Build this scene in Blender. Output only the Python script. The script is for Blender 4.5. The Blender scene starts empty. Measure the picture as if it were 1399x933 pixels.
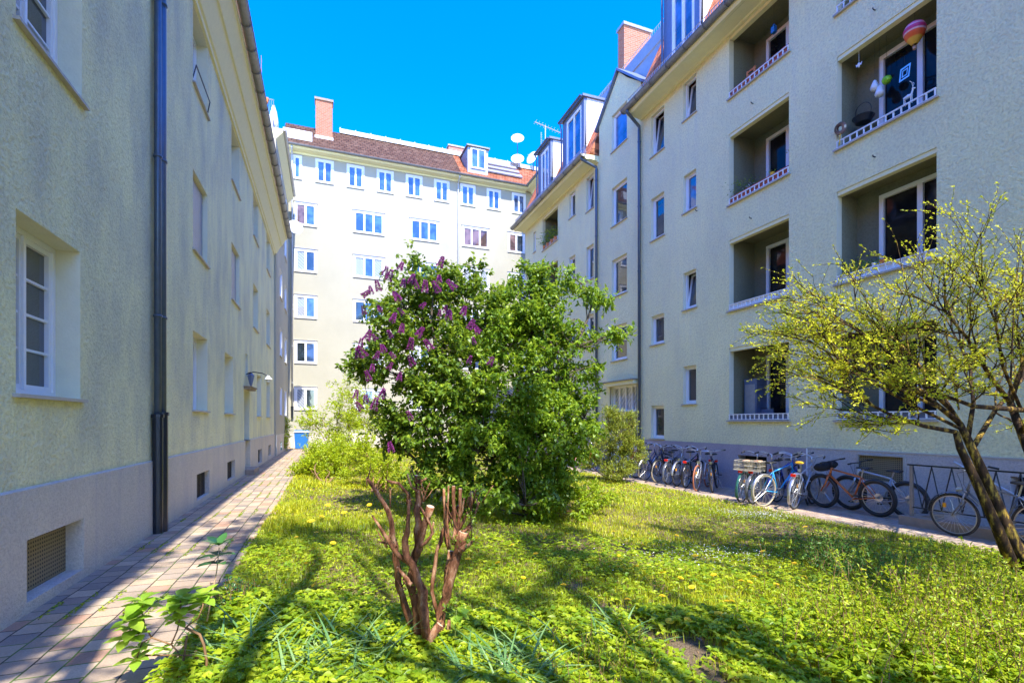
import bpy, math, random
import numpy as np
from mathutils import Vector, Matrix
random.seed(7); rng = np.random.default_rng(11)
S = bpy.context.scene; COL = S.collection
R = math.radians
# ------------------------------------------------------------------ survey helpers
FPX, CX, HY, HC = 677.0, 699.5, 577.0, 1.6
YAW = R(20.45); sy_, cy_ = math.sin(YAW), math.cos(YAW)
def ray(px, py):
    u = (px-CX)/FPX
    return Vector((sy_+u*cy_, cy_-u*sy_, (HY-py)/FPX))
EYE = Vector((0, 0, HC))
def at(px, py, t): return EYE + ray(px, py)*t
def atZ(px, py, z): r = ray(px, py); return EYE + r*((z-HC)/r.z)
def atX(px, py, x): r = ray(px, py); return EYE + r*(x/r.x)
def atY(px, py, y): r = ray(px, py); return EYE + r*(y/r.y)
GR = -0.22                                       # level of the right-hand path
def gz(x, y):
    k = min(max((x+0.8)/9.6, 0), 1)
    w = min(k*6, 1)*min((1-k)*6, 1)
    return GR*k + w*(0.035*math.sin(x*1.3+y*.7)+0.03*math.sin(y*1.1-x*.5)+.02*math.sin(x*3.1)*math.sin(y*2.7))
def gz_np(x, y):
    k = np.clip((x+0.8)/9.6, 0, 1); w = np.minimum(k*6, 1)*np.minimum((1-k)*6, 1)
    return GR*k + w*(0.035*np.sin(x*1.3+y*.7)+0.03*np.sin(y*1.1-x*.5)+.02*np.sin(x*3.1)*np.sin(y*2.7))
# ------------------------------------------------------------------ materials
class NT:
    def __init__(s, name):
        s.m = bpy.data.materials.new(name); s.m.use_nodes = True
        s.t = s.m.node_tree; s.t.nodes.clear()
        s.out = s.n('ShaderNodeOutputMaterial')
    def n(s, k, **kw):
        nd = s.t.nodes.new(k)
        for a, v in kw.items(): setattr(nd, a, v)
        return nd
    def l(s, a, b): s.t.links.new(a, b)
    def coord(s, kind='Object'): return s.n('ShaderNodeTexCoord').outputs[kind]
    def noise(s, scale, detail=4, rough=.55, vec=None, stretch=None):
        c = vec or s.coord()
        if stretch:
            mp = s.n('ShaderNodeMapping'); mp.inputs['Scale'].default_value = stretch; s.l(c, mp.inputs[0]); c = mp.outputs[0]
        nd = s.n('ShaderNodeTexNoise'); nd.inputs['Scale'].default_value = scale
        nd.inputs['Detail'].default_value = detail; nd.inputs['Roughness'].default_value = rough
        s.l(c, nd.inputs['Vector']); return nd.outputs['Fac']
    def ramp(s, fac, stops):
        r = s.n('ShaderNodeValToRGB'); e = r.color_ramp.elements
        while len(e) < len(stops): e.new(.5)
        for el, (p, c) in zip(e, stops):
            el.position = p; el.color = (c if len(c) == 4 else (*c, 1)) if not isinstance(c, float) else (c, c, c, 1)
        s.l(fac, r.inputs[0]); return r.outputs[0]
    def mix(s, fac, a, b, mode='MIX'):
        m = s.n('ShaderNodeMix', data_type='RGBA', blend_type=mode)
        for sock, v in ((m.inputs[0], fac), (m.inputs[6], a), (m.inputs[7], b)):
            if hasattr(v, 'is_linked') or hasattr(v, 'links'): s.l(v, sock)
            elif isinstance(v, (int, float)): sock.default_value = v
            else: sock.default_value = (*v[:3], 1)
        return m.outputs[2]
    def bsdf(s, col, rough=.6, metal=0, spec=.5, ior=None):
        b = s.n('ShaderNodeBsdfPrincipled')
        if hasattr(col, 'links'): s.l(col, b.inputs['Base Color'])
        else: b.inputs['Base Color'].default_value = (*col[:3], 1)
        if hasattr(rough, 'links'): s.l(rough, b.inputs['Roughness'])
        else: b.inputs['Roughness'].default_value = rough
        b.inputs['Metallic'].default_value = metal
        b.inputs['Specular IOR Level'].default_value = spec
        if ior: b.inputs['IOR'].default_value = ior
        return b
    def bump(s, b, h, strength=.5, dist=.01):
        bp = s.n('ShaderNodeBump'); bp.inputs['Strength'].default_value = strength
        bp.inputs['Distance'].default_value = dist
        s.l(h, bp.inputs['Height']); s.l(bp.outputs[0], b.inputs['Normal'])
    def done(s, sh): s.l(sh, s.out.inputs[0]); return s.m
def mul(c, k): return tuple(min(v*k, 1) for v in c)
def plain(name, col, rough=.5, metal=0, var=.18, scale=9, bump=0, bscale=60):
    t = NT(name)
    f = t.noise(scale, 5)
    c = t.mix(f, mul(col, 1-var), mul(col, 1+var))
    b = t.bsdf(c, rough, metal)
    if bump: t.bump(b, t.noise(bscale, 4), bump, .01)
    return t.done(b.outputs[0])
def stucco(name, col, dirt, bump=.8, scale=55, dist=.014, stain=.5):
    t = NT(name)
    big = t.ramp(t.noise(.55, 5, .6), [(.35, 0.), (.75, 1.)])
    strk = t.ramp(t.noise(1.2, 6, .65, stretch=(1, 1, .45)), [(.42, 0.), (.72, 1.)])
    grain = t.noise(scale, 3, .7)
    c = t.mix(big, mul(col, .95), mul(col, 1.06))
    k = t.n('ShaderNodeMath', operation='MULTIPLY'); t.l(strk, k.inputs[0]); k.inputs[1].default_value = stain
    c = t.mix(k.outputs[0], c, dirt)
    sk2 = t.ramp(t.noise(4.5, 5, .6, stretch=(1, 1, .07)), [(.5, 0.), (.75, .8)])
    k2 = t.n('ShaderNodeMath', operation='MULTIPLY'); t.l(sk2, k2.inputs[0]); t.l(big, k2.inputs[1])
    c = t.mix(k2.outputs[0], c, mul(dirt, 1.15))
    g = t.ramp(grain, [(.3, .55), (.58, 1.)])
    c = t.mix(.5, c, g, 'MULTIPLY')
    b = t.bsdf(c, .93, 0, .15)
    h = t.mix(.45, t.noise(scale, 3, .7), t.noise(scale*.35, 3, .6))
    t.bump(b, h, bump, dist)
    return t.done(b.outputs[0])
def leafmat(name, c1, c2, c3, trans=.38, tcol=None, rough=.42):
    t = NT(name)
    a = t.n('ShaderNodeAttribute', attribute_name='rnd')
    c = t.ramp(a.outputs['Fac'], [(0, c1), (.55, c2), (1, c3)])
    b = t.bsdf(c, rough, 0, .4)
    tr = t.n('ShaderNodeBsdfTranslucent')
    tc = t.mix(.5, c, tcol or mul(c3, 1.5)); t.l(tc, tr.inputs[0])
    mx = t.n('ShaderNodeMixShader'); mx.inputs[0].default_value = trans
    t.l(b.outputs[0], mx.inputs[1]); t.l(tr.outputs[0], mx.inputs[2])
    return t.done(mx.outputs[0])
def barkmat(name, c1, c2, c3=None, sc=14):
    t = NT(name)
    f = t.noise(sc, 6, .65, stretch=(1, 1, .35))
    c = t.ramp(f, [(.34, c1), (.52, c2), (.68, c3 or c2)])
    b = t.bsdf(c, .85, 0, .2); t.bump(b, t.noise(sc*2.2, 5, .7, stretch=(1, 1, .4)), 1, .012)
    return t.done(b.outputs[0])
def glassmat(name, base, refl=1.95, curtain=None):
    t = NT(name)
    if curtain:
        w = t.n('ShaderNodeTexWave'); w.inputs['Scale'].default_value = 3.2; w.inputs['Distortion'].default_value = 2.5
        w.bands_direction = 'DIAGONAL'; t.l(t.coord(), w.inputs[0])
        c = t.mix(w.outputs['Fac'], mul(curtain, .55), curtain)
    else:
        f = t.ramp(t.noise(1.3, 3), [(.42, mul(base, .5)), (.62, mul(base, 1.5))]); c = f
    b = t.bsdf(c, .03, 0, .5, refl)
    t.bump(b, t.noise(2.2, 2), .05, .02)
    return t.done(b.outputs[0])
def tilemat(name, c1, c2, c3, axis, row=.34, wid=.22):
    # axis: 'Y' tiles run along Y (side roofs), 'X' along X (back roof); second coordinate is height
    t = NT(name)
    sp = t.n('ShaderNodeSeparateXYZ'); t.l(t.coord(), sp.inputs[0])
    cb = t.n('ShaderNodeCombineXYZ'); t.l(sp.outputs[axis], cb.inputs[0]); t.l(sp.outputs['Z'], cb.inputs[1])
    br = t.n('ShaderNodeTexBrick'); t.l(cb.outputs[0], br.inputs[0])
    br.inputs['Scale'].default_value = 1; br.inputs['Brick Width'].default_value = wid; br.inputs['Row Height'].default_value = row*.8
    br.inputs['Mortar Size'].default_value = .018; br.inputs['Mortar Smooth'].default_value = .6; br.inputs['Bias'].default_value = 0
    br.inputs['Color1'].default_value = (*c1, 1); br.inputs['Color2'].default_value = (*c2, 1); br.inputs['Mortar'].default_value = (*mul(c1, .2), 1)
    f = t.ramp(t.noise(2.5, 5), [(.45, 0.), (.65, 1.)])
    c = t.mix(f, br.outputs[0], c3)
    c = t.mix(.6, br.outputs[0], c)
    b = t.bsdf(c, .8, 0, .2)
    inv = t.n('ShaderNodeMath', operation='SUBTRACT'); inv.inputs[0].default_value = 1; t.l(br.outputs['Fac'], inv.inputs[1])
    t.bump(b, inv.outputs[0], 1, .05)
    return t.done(b.outputs[0])
def brickmat(name, c1, c2, mort, sc=1.0):
    t = NT(name)
    sp = t.n('ShaderNodeSeparateXYZ'); t.l(t.coord(), sp.inputs[0])
    ad = t.n('ShaderNodeMath', operation='ADD'); t.l(sp.outputs['X'], ad.inputs[0]); t.l(sp.outputs['Y'], ad.inputs[1])
    cb = t.n('ShaderNodeCombineXYZ'); t.l(ad.outputs[0], cb.inputs[0]); t.l(sp.outputs['Z'], cb.inputs[1])
    br = t.n('ShaderNodeTexBrick'); t.l(cb.outputs[0], br.inputs[0])
    br.inputs['Scale'].default_value = sc; br.inputs['Brick Width'].default_value = .25; br.inputs['Row Height'].default_value = .085
    br.inputs['Mortar Size'].default_value = .01
    br.inputs['Color1'].default_value = (*c1, 1); br.inputs['Color2'].default_value = (*c2, 1); br.inputs['Mortar'].default_value = (*mort, 1)
    b = t.bsdf(br.outputs[0], .85, 0, .2)
    return t.done(b.outputs[0])
def pavermat(name, w, h, cols, mort, moss, swap=False):
    t = NT(name)
    sp = t.n('ShaderNodeSeparateXYZ'); t.l(t.coord(), sp.inputs[0])
    wob = t.noise(1.3, 2)
    ma = t.n('ShaderNodeMath', operation='MULTIPLY_ADD'); t.l(wob, ma.inputs[0]); ma.inputs[1].default_value = .05; t.l(sp.outputs['X'], ma.inputs[2])
    mb = t.n('ShaderNodeMath', operation='MULTIPLY_ADD'); t.l(wob, mb.inputs[0]); mb.inputs[1].default_value = .07; t.l(sp.outputs['Y'], mb.inputs[2])
    cb = t.n('ShaderNodeCombineXYZ'); t.l(mb.outputs[0], cb.inputs[0]); t.l(ma.outputs[0], cb.inputs[1])
    br = t.n('ShaderNodeTexBrick'); t.l(cb.outputs[0], br.inputs[0]); br.offset = .5
    br.inputs['Scale'].default_value = 1; br.inputs['Brick Width'].default_value = w; br.inputs['Row Height'].default_value = h
    br.inputs['Mortar Size'].default_value = .007; br.inputs['Mortar Smooth'].default_value = .35; br.inputs['Bias'].default_value = 0
    br.inputs['Color1'].default_value = (0, 0, 0, 1); br.inputs['Color2'].default_value = (1, 1, 1, 1); br.inputs['Mortar'].default_value = (.5, .5, .5, 1)
    c = t.ramp(br.outputs[0], [(i/(len(cols)-1), q) for i, q in enumerate(cols)])
    gr = t.ramp(t.noise(90, 4, .7), [(.3, .7), (.7, 1.15)])
    c = t.mix(.7, c, gr, 'MULTIPLY')
    bl = t.ramp(t.noise(2.2, 4, .6), [(.35, .8), (.7, 1.12)]); c = t.mix(.8, c, bl, 'MULTIPLY')
    mossm = t.ramp(t.noise(1.6, 4, .6), [(.46, mort), (.56, moss)])
    c = t.mix(br.outputs['Fac'], c, mossm)
    b = t.bsdf(c, .8, 0, .3)
    inv = t.n('ShaderNodeMath', operation='SUBTRACT'); inv.inputs[0].default_value = 1; t.l(br.outputs['Fac'], inv.inputs[1])
    a2 = t.n('ShaderNodeMath', operation='MULTIPLY_ADD'); t.l(t.noise(60, 4), a2.inputs[0]); a2.inputs[1].default_value = .25; t.l(inv.outputs[0], a2.inputs[2])
    t.bump(b, a2.outputs[0], .8, .012)
    return t.done(b.outputs[0])

WALL = (.66, .68, .53)
M = {}
M['left'] = stucco('stucco_left', (.90, .86, .48), (.52, .52, .40), 1, 24, .06, .8)
M['right'] = stucco('stucco_right', (.88, .84, .47), (.62, .61, .44), 1, 20, .05, .4)
M['back'] = stucco('stucco_back', (.46, .435, .325), (.40, .375, .28), .5, 45, .01, .35)
M['plinthL'] = stucco('plinth_left', (.66, .59, .46), (.38, .35, .38), 1, 45, .025, .4)
M['plinthR'] = stucco('plinth_right', (.56, .51, .46), (.36, .36, .44), 1, 35, .02, .4)
M['plinthM'] = stucco('plinth_mauve', (.46, .40, .40), (.30, .27, .31), 1, 35, .02, .5)
M['cornice'] = plain('cornice_cream', (.80, .76, .44), .85, var=.08, bump=.3)
M['reveal'] = plain('reveal_plaster', (.70, .68, .48), .9, var=.08, bump=.4, bscale=40)
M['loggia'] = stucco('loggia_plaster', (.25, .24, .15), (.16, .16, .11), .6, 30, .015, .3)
M['white'] = plain('white_paint', (.80, .80, .78), .4, var=.04)
M['sill'] = plain('sill_metal', (.42, .39, .33), .55, var=.2)
M['soffitbeam'] = plain('brown_beam', (.20, .16, .07), .7)
M['zinc'] = plain('weathered_zinc', (.23, .23, .22), .5, .3, var=.35, scale=14)
M['bluezinc'] = plain('blue_grey_pipe', (.075, .105, .145), .35, .35, var=.25, scale=10)
M['ltpipe'] = plain('pale_pipe', (.50, .50, .48), .5, .2)
M['iron'] = plain('cast_iron', (.02, .024, .032), .35, .2, var=.4, bump=.3)
M['black'] = plain('black_rubber', (.012, .012, .013), .65)
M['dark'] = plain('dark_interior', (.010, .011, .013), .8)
M['glass'] = glassmat('window_glass', (.02, .03, .04))
M['glassSky'] = glassmat('window_glass_sky_tint', (.05, .11, .26), 2.1)  # blue base colour stands in for the sky reflected in the panes
M['curtain'] = glassmat('curtained_glass', (.3, .3, .3), 1.7, (.42, .45, .48))
M['darkglass'] = glassmat('dark_window_glass', (.012, .013, .014), 1.28)
M['brownglass'] = glassmat('brown_blind_glass', (.16, .10, .09), 1.6)
M['chrome'] = plain('bright_steel', (.62, .62, .62), .28, .9, var=.06)
M['alu'] = plain('brushed_aluminium', (.45, .45, .46), .35, .8, var=.1)
M['tileO'] = tilemat('orange_tiles', (.62, .17, .06), (.40, .10, .04), (.75, .30, .14), 'Y')
M['tileOb'] = tilemat('orange_tiles_back', (.32, .10, .04), (.26, .075, .03), (.38, .18, .10), 'X')
M['tileB'] = tilemat('brown_tiles', (.07, .032, .018), (.10, .048, .028), (.15, .09, .06), 'X', .32, .3)
M['brick'] = brickmat('chimney_brick', (.36, .12, .06), (.42, .165, .09), (.38, .26, .20))
M['brickR'] = brickmat('chimney_brick_red', (.50, .16, .11), (.58, .22, .15), (.48, .30, .24))
M['metalroof'] = plain('grey_sheet_metal', (.36, .37, .40), .45, .4, var=.2)
M['slate'] = plain('blue_sheet_metal', (.16, .20, .30), .5, .3, var=.2)
M['pave'] = pavermat('red_grey_pavers', .21, .20, [(.44, .25, .15), (.29, .24, .19), (.48, .34, .21), (.33, .26, .19), (.54, .41, .27), (.24, .20, .17)], (.05, .045, .035), (.10, .17, .03))
M['paveR'] = pavermat('tan_pavers', .24, .16, [(.44, .31, .22), (.36, .28, .22), (.52, .37, .25), (.42, .33, .27)], (.08, .06, .05), (.12, .18, .04))
M['concrete'] = plain('old_concrete', (.30, .24, .18), .9, var=.3, bump=.6)
M['perf'] = None
t = NT('perforated_plate')
vm = t.n('ShaderNodeMapping'); vm.inputs['Scale'].default_value = (26, 26, 26); t.l(t.coord(), vm.inputs[0])
fr = t.n('ShaderNodeVectorMath', operation='FRACTION'); t.l(vm.outputs[0], fr.inputs[0])
sb = t.n('ShaderNodeVectorMath', operation='SUBTRACT'); t.l(fr.outputs[0], sb.inputs[0]); sb.inputs[1].default_value = (.5, .5, .5)
sx = t.n('ShaderNodeSeparateXYZ'); t.l(sb.outputs[0], sx.inputs[0])
cb = t.n('ShaderNodeCombineXYZ'); t.l(sx.outputs[1], cb.inputs[0]); t.l(sx.outputs[2], cb.inputs[1])
ln = t.n('ShaderNodeVectorMath', operation='LENGTH'); t.l(cb.outputs[0], ln.inputs[0])
cc = t.ramp(ln.outputs['Value'], [(.24, (.02, .02, .015)), (.3, (.24, .19, .10))])
b_ = t.bsdf(cc, .7); M['perf'] = t.done(b_.outputs[0])
M['lilacleaf'] = leafmat('lilac_leaf', (.03, .065, .008), (.11, .20, .014), (.32, .42, .03), .34)
M['shrubleaf'] = leafmat('shrub_leaf', (.03, .07, .008), (.13, .24, .014), (.38, .50, .03), .36)
M['limeleaf'] = leafmat('lime_leaf', (.19, .29, .009), (.34, .45, .012), (.52, .56, .022), .42)
M['yewleaf'] = leafmat('yew_leaf', (.11, .16, .015), (.25, .31, .025), (.46, .46, .05), .2)
M['budleaf'] = leafmat('bud_leaf', (.42, .48, .02), (.66, .68, .02), (.85, .82, .05), .4)
M['herb'] = leafmat('herb_leaf', (.12, .24, .009), (.27, .38, .012), (.46, .53, .022), .4)
M['herbfern'] = leafmat('fern_leaf', (.06, .16, .03), (.11, .26, .04), (.22, .36, .06), .35)
M['grassblade'] = leafmat('grass_blade', (.10, .18, .007), (.31, .39, .010), (.60, .57, .022), .35)
M['strap'] = leafmat('strap_leaf', (.07, .17, .05), (.14, .27, .08), (.30, .42, .15), .25, rough=.3)
M['hydra'] = leafmat('hydrangea_leaf', (.20, .36, .03), (.30, .48, .04), (.42, .56, .06), .4)
M['hydradark'] = leafmat('hydrangea_leaf_dark', (.02, .07, .02), (.03, .11, .03), (.06, .17, .04), .2, rough=.3)
M['purple'] = leafmat('lilac_floret', (.13, .01, .11), (.27, .03, .22), (.45, .12, .36), .3)
M['yellow'] = plain('dandelion_yellow', (.80, .55, .01), .6)
M['deadleaf'] = leafmat('dead_leaf', (.12, .07, .03), (.25, .16, .08), (.45, .34, .18), .1)
M['whiteflower'] = leafmat('white_flower', (.6, .6, .7), (.75, .75, .8), (.85, .85, .85), .3)
M['barkred'] = barkmat('red_brown_bark', (.05, .02, .010), (.25, .105, .05), (.50, .30, .17), 20)
M['cutwood'] = plain('cut_wood', (.62, .42, .26), .8)
M['barkgrey'] = barkmat('grey_bark', (.06, .05, .035), (.14, .11, .08))
M['barklichen'] = barkmat('lichen_bark', (.015, .010, .008), (.06, .035, .016), (.60, .40, .06), 13)
M['twig'] = plain('twig_brown', (.22, .12, .05), .8)
M['stem'] = plain('green_stem', (.20, .26, .06), .7)
M['potorange'] = plain('terracotta', (.60, .20, .06), .7)
M['potwhite'] = plain('white_pot', (.78, .78, .76), .5, var=.03)
M['bin'] = plain('blue_plastic', (.02, .16, .45), .4)
M['redrail'] = plain('red_planter', (.42, .09, .05), .6)
t = NT('lawn_soil')
f = t.noise(3.5, 6, .7); f2 = t.noise(60, 4, .7)
c = t.ramp(f, [(.38, (.24, .17, .11)), (.58, (.18, .14, .07)), (.75, (.12, .14, .035))])
c = t.mix(.8, c, t.ramp(f2, [(.3, .5), (.7, 1.3)]), 'MULTIPLY')
b_ = t.bsdf(c, .95, 0, .1); t.bump(b_, f2, 1, .03); M['lawn'] = t.done(b_.outputs[0])
M['soil'] = plain('dry_soil', (.30, .22, .15), .95, var=.35, scale=18, bump=1, bscale=50)
M['ground'] = plain('far_ground', (.16, .15, .10), .95)
# ------------------------------------------------------------------ objects
def newobj(name, data, parent=None):
    o = bpy.data.objects.new(name, data); COL.objects.link(o)
    if parent: o.parent = parent
    return o
def tag(o, label=None, cat=None, group=None, kind=None):
    if label: o['label'] = label
    if cat: o['category'] = cat
    if group: o['group'] = group
    if kind: o['kind'] = kind
    return o
def thing(name, label, cat, loc=(0, 0, 0), group=None):
    o = newobj(name, None); o.location = loc; o.empty_display_size = .2
    return tag(o, label, cat, group)
def rootloc(p):
    while p and p.parent: p = p.parent
    return Vector(p.location) if p else Vector((0, 0, 0))
class MB:
    def __init__(s): s.v = []; s.f = []
    def face(s, pts):
        i = len(s.v); s.v += [tuple(p) for p in pts]; s.f.append(tuple(range(i, i+len(pts))))
    def hexa(s, c):   # 8 corners: bottom 4 then top 4
        i = len(s.v); s.v += [tuple(p) for p in c]
        for q in ((0, 3, 2, 1), (4, 5, 6, 7), (0, 1, 5, 4), (1, 2, 6, 5), (2, 3, 7, 6), (3, 0, 4, 7)): s.f.append(tuple(i+k for k in q))
    def box(s, a, b):
        x0, y0, z0 = a; x1, y1, z1 = b
        s.hexa([(x0, y0, z0), (x1, y0, z0), (x1, y1, z0), (x0, y1, z0), (x0, y0, z1), (x1, y0, z1), (x1, y1, z1), (x0, y1, z1)])
    def tube(s, pts, rad, n=6, cap=True):
        pts = [Vector(p) for p in pts]; k = len(pts)
        if not hasattr(rad, '__len__'): rad = [rad]*k
        i0 = len(s.v); up = None
        for j, p in enumerate(pts):
            d = (pts[min(j+1, k-1)]-pts[max(j-1, 0)])
            if d.length < 1e-9: d = Vector((0, 0, 1))
            d.normalize()
            if up is None:
                up = Vector((0, 0, 1)) if abs(d.z) < .9 else Vector((1, 0, 0))
            a = d.cross(up)
            if a.length < 1e-6: a = d.orthogonal()
            a.normalize(); b = d.cross(a); up = -b if False else up - d*up.dot(d)
            if up.length < 1e-3: up = d.orthogonal()
            up.normalize()
            for q in range(n):
                an = 2*math.pi*q/n
                s.v.append(tuple(p+(a*math.cos(an)+b*math.sin(an))*rad[j]))
        for j in range(k-1):
            for q in range(n):
                s.f.append((i0+j*n+q, i0+j*n+(q+1) % n, i0+(j+1)*n+(q+1) % n, i0+(j+1)*n+q))
        if cap:
            s.f.append(tuple(i0+q for q in range(n))[::-1]); s.f.append(tuple(i0+(k-1)*n+q for q in range(n)))
    def lathe(s, c, prof, n=16, axis='Z', ax=None):
        c = Vector(c); i0 = len(s.v)
        A = Vector(ax).normalized() if ax else Vector((0, 0, 1)); B = A.orthogonal().normalized(); Cc = A.cross(B)
        for r, h in prof:
            for q in range(n):
                an = 2*math.pi*q/n; s.v.append(tuple(c+A*h+(B*math.cos(an)+Cc*math.sin(an))*r))
        for j in range(len(prof)-1):
            for q in range(n): s.f.append((i0+j*n+q, i0+j*n+(q+1) % n, i0+(j+1)*n+(q+1) % n, i0+(j+1)*n+q))
    def torus(s, c, Rr, r, axis=(0, 1, 0), n=36, m=6, a0=0, a1=2*math.pi, flat=1.0):
        A = Vector(axis).normalized()
        if abs(A.y) > .9: B, Cc = Vector((1, 0, 0)), Vector((0, 0, 1))
        else: B = A.orthogonal().normalized(); Cc = A.cross(B)
        c = Vector(c); i0 = len(s.v); full = abs(a1-a0-2*math.pi) < 1e-6; cnt = n if full else n+1
        for j in range(cnt):
            an = a0+(a1-a0)*j/n; rd = B*math.cos(an)+Cc*math.sin(an)
            for q in range(m):
                bn = 2*math.pi*q/m; s.v.append(tuple(c+rd*(Rr+r*math.cos(bn))+A*(r*flat*math.sin(bn))))
        for j in range(n):
            j2 = (j+1) % cnt
            for q in range(m): s.f.append((i0+j*m+q, i0+j*m+(q+1) % m, i0+j2*m+(q+1) % m, i0+j2*m+q))
    def build(s, name, mat, parent=None, smooth=False, top=None):
        off = rootloc(parent) if parent else (Vector(top) if top is not None else Vector((0, 0, 0)))
        me = bpy.data.meshes.new(name)
        me.from_pydata([(x-off.x, y-off.y, z-off.z) for x, y, z in s.v], [], s.f)
        me.materials.append(mat); me.update()
        if smooth: me.polygons.foreach_set('use_smooth', [True]*len(me.polygons))
        o = newobj(name, me, parent)
        if parent is None and top is not None: o.location = off
        return o
def tris(name, V, F, rnd, mat, parent=None, off=None):
    o_ = rootloc(parent) if parent else Vector(off or (0, 0, 0))
    V = np.asarray(V, np.float32)-np.array(o_, np.float32)
    me = bpy.data.meshes.new(name); n = len(F)
    me.vertices.add(len(V)); me.vertices.foreach_set('co', V.ravel())
    me.loops.add(n*3); me.loops.foreach_set('vertex_index', np.asarray(F, np.int32).ravel())
    me.polygons.add(n); me.polygons.foreach_set('loop_start', np.arange(0, n*3, 3, dtype=np.int32))
    me.update(calc_edges=True); me.validate()
    a = me.attributes.new('rnd', 'FLOAT', 'POINT'); a.data.foreach_set('value', np.asarray(rnd, np.float32))
    me.materials.append(mat)
    o = newobj(name, me, parent)
    if parent is None: o.location = o_
    return o
def unit(a): return a/np.maximum(np.linalg.norm(a, axis=1, keepdims=True), 1e-9)
def leaves(P, D, N, L, W, fold=.22, curl=.15):
    """four-point folded leaves -> V,F"""
    n = len(P); D = unit(D); Sd = unit(np.cross(D, N)); Nn = np.cross(Sd, D)
    L = np.broadcast_to(L, (n,))[:, None]; W = np.broadcast_to(W, (n,))[:, None]
    V = np.empty((n, 4, 3)); V[:, 0] = P
    mid = P+D*L*.42
    V[:, 1] = mid-Sd*W*.5+Nn*W*fold; V[:, 3] = mid+Sd*W*.5+Nn*W*fold
    V[:, 2] = P+D*L-Nn*L*curl
    b = np.arange(n)[:, None]*4
    F = np.concatenate([b+np.array([0, 1, 2]), b+np.array([0, 2, 3])])
    return V.reshape(-1, 3), F
def bigleaves(P, D, N, L, W, fold=.2, curl=.3, shape=(0, .62, 1, .85, .45, 0), wav=.0):
    n = len(P); D = unit(D); Sd = unit(np.cross(D, N)); Nn = np.cross(Sd, D)
    L = np.broadcast_to(L, (n,))[:, None]; W = np.broadcast_to(W, (n,))[:, None]
    k = len(shape); V = np.empty((n, k*3, 3)); ang = rng.uniform(0, 6, (n, 1))
    for i, w in enumerate(shape):
        s_ = i/(k-1); c = P+D*L*s_-Nn*L*curl*s_*s_
        f = fold+wav*np.sin(ang+i*2.3)
        V[:, i*3] = c-Sd*W*.5*w+Nn*W*.5*w*f; V[:, i*3+1] = c; V[:, i*3+2] = c+Sd*W*.5*w+Nn*W*.5*w*f
    b = np.arange(n)[:, None]*(k*3); Fs = []
    for i in range(k-1):
        a = i*3; c = a+3
        for q in ((a, a+1, c+1), (a, c+1, c), (a+1, a+2, c+2), (a+1, c+2, c+1)): Fs.append(b+np.array(q))
    return V.reshape(-1, 3), np.concatenate(Fs)
def rndper(n, k, base=None):
    r = rng.uniform(0, 1, n) if base is None else base
    return np.repeat(r, k)
def copytree(o, parent=None):
    c = o.copy(); COL.objects.link(c); c.parent = parent
    for ch in list(o.children): copytree(ch, c)
    return c
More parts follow.
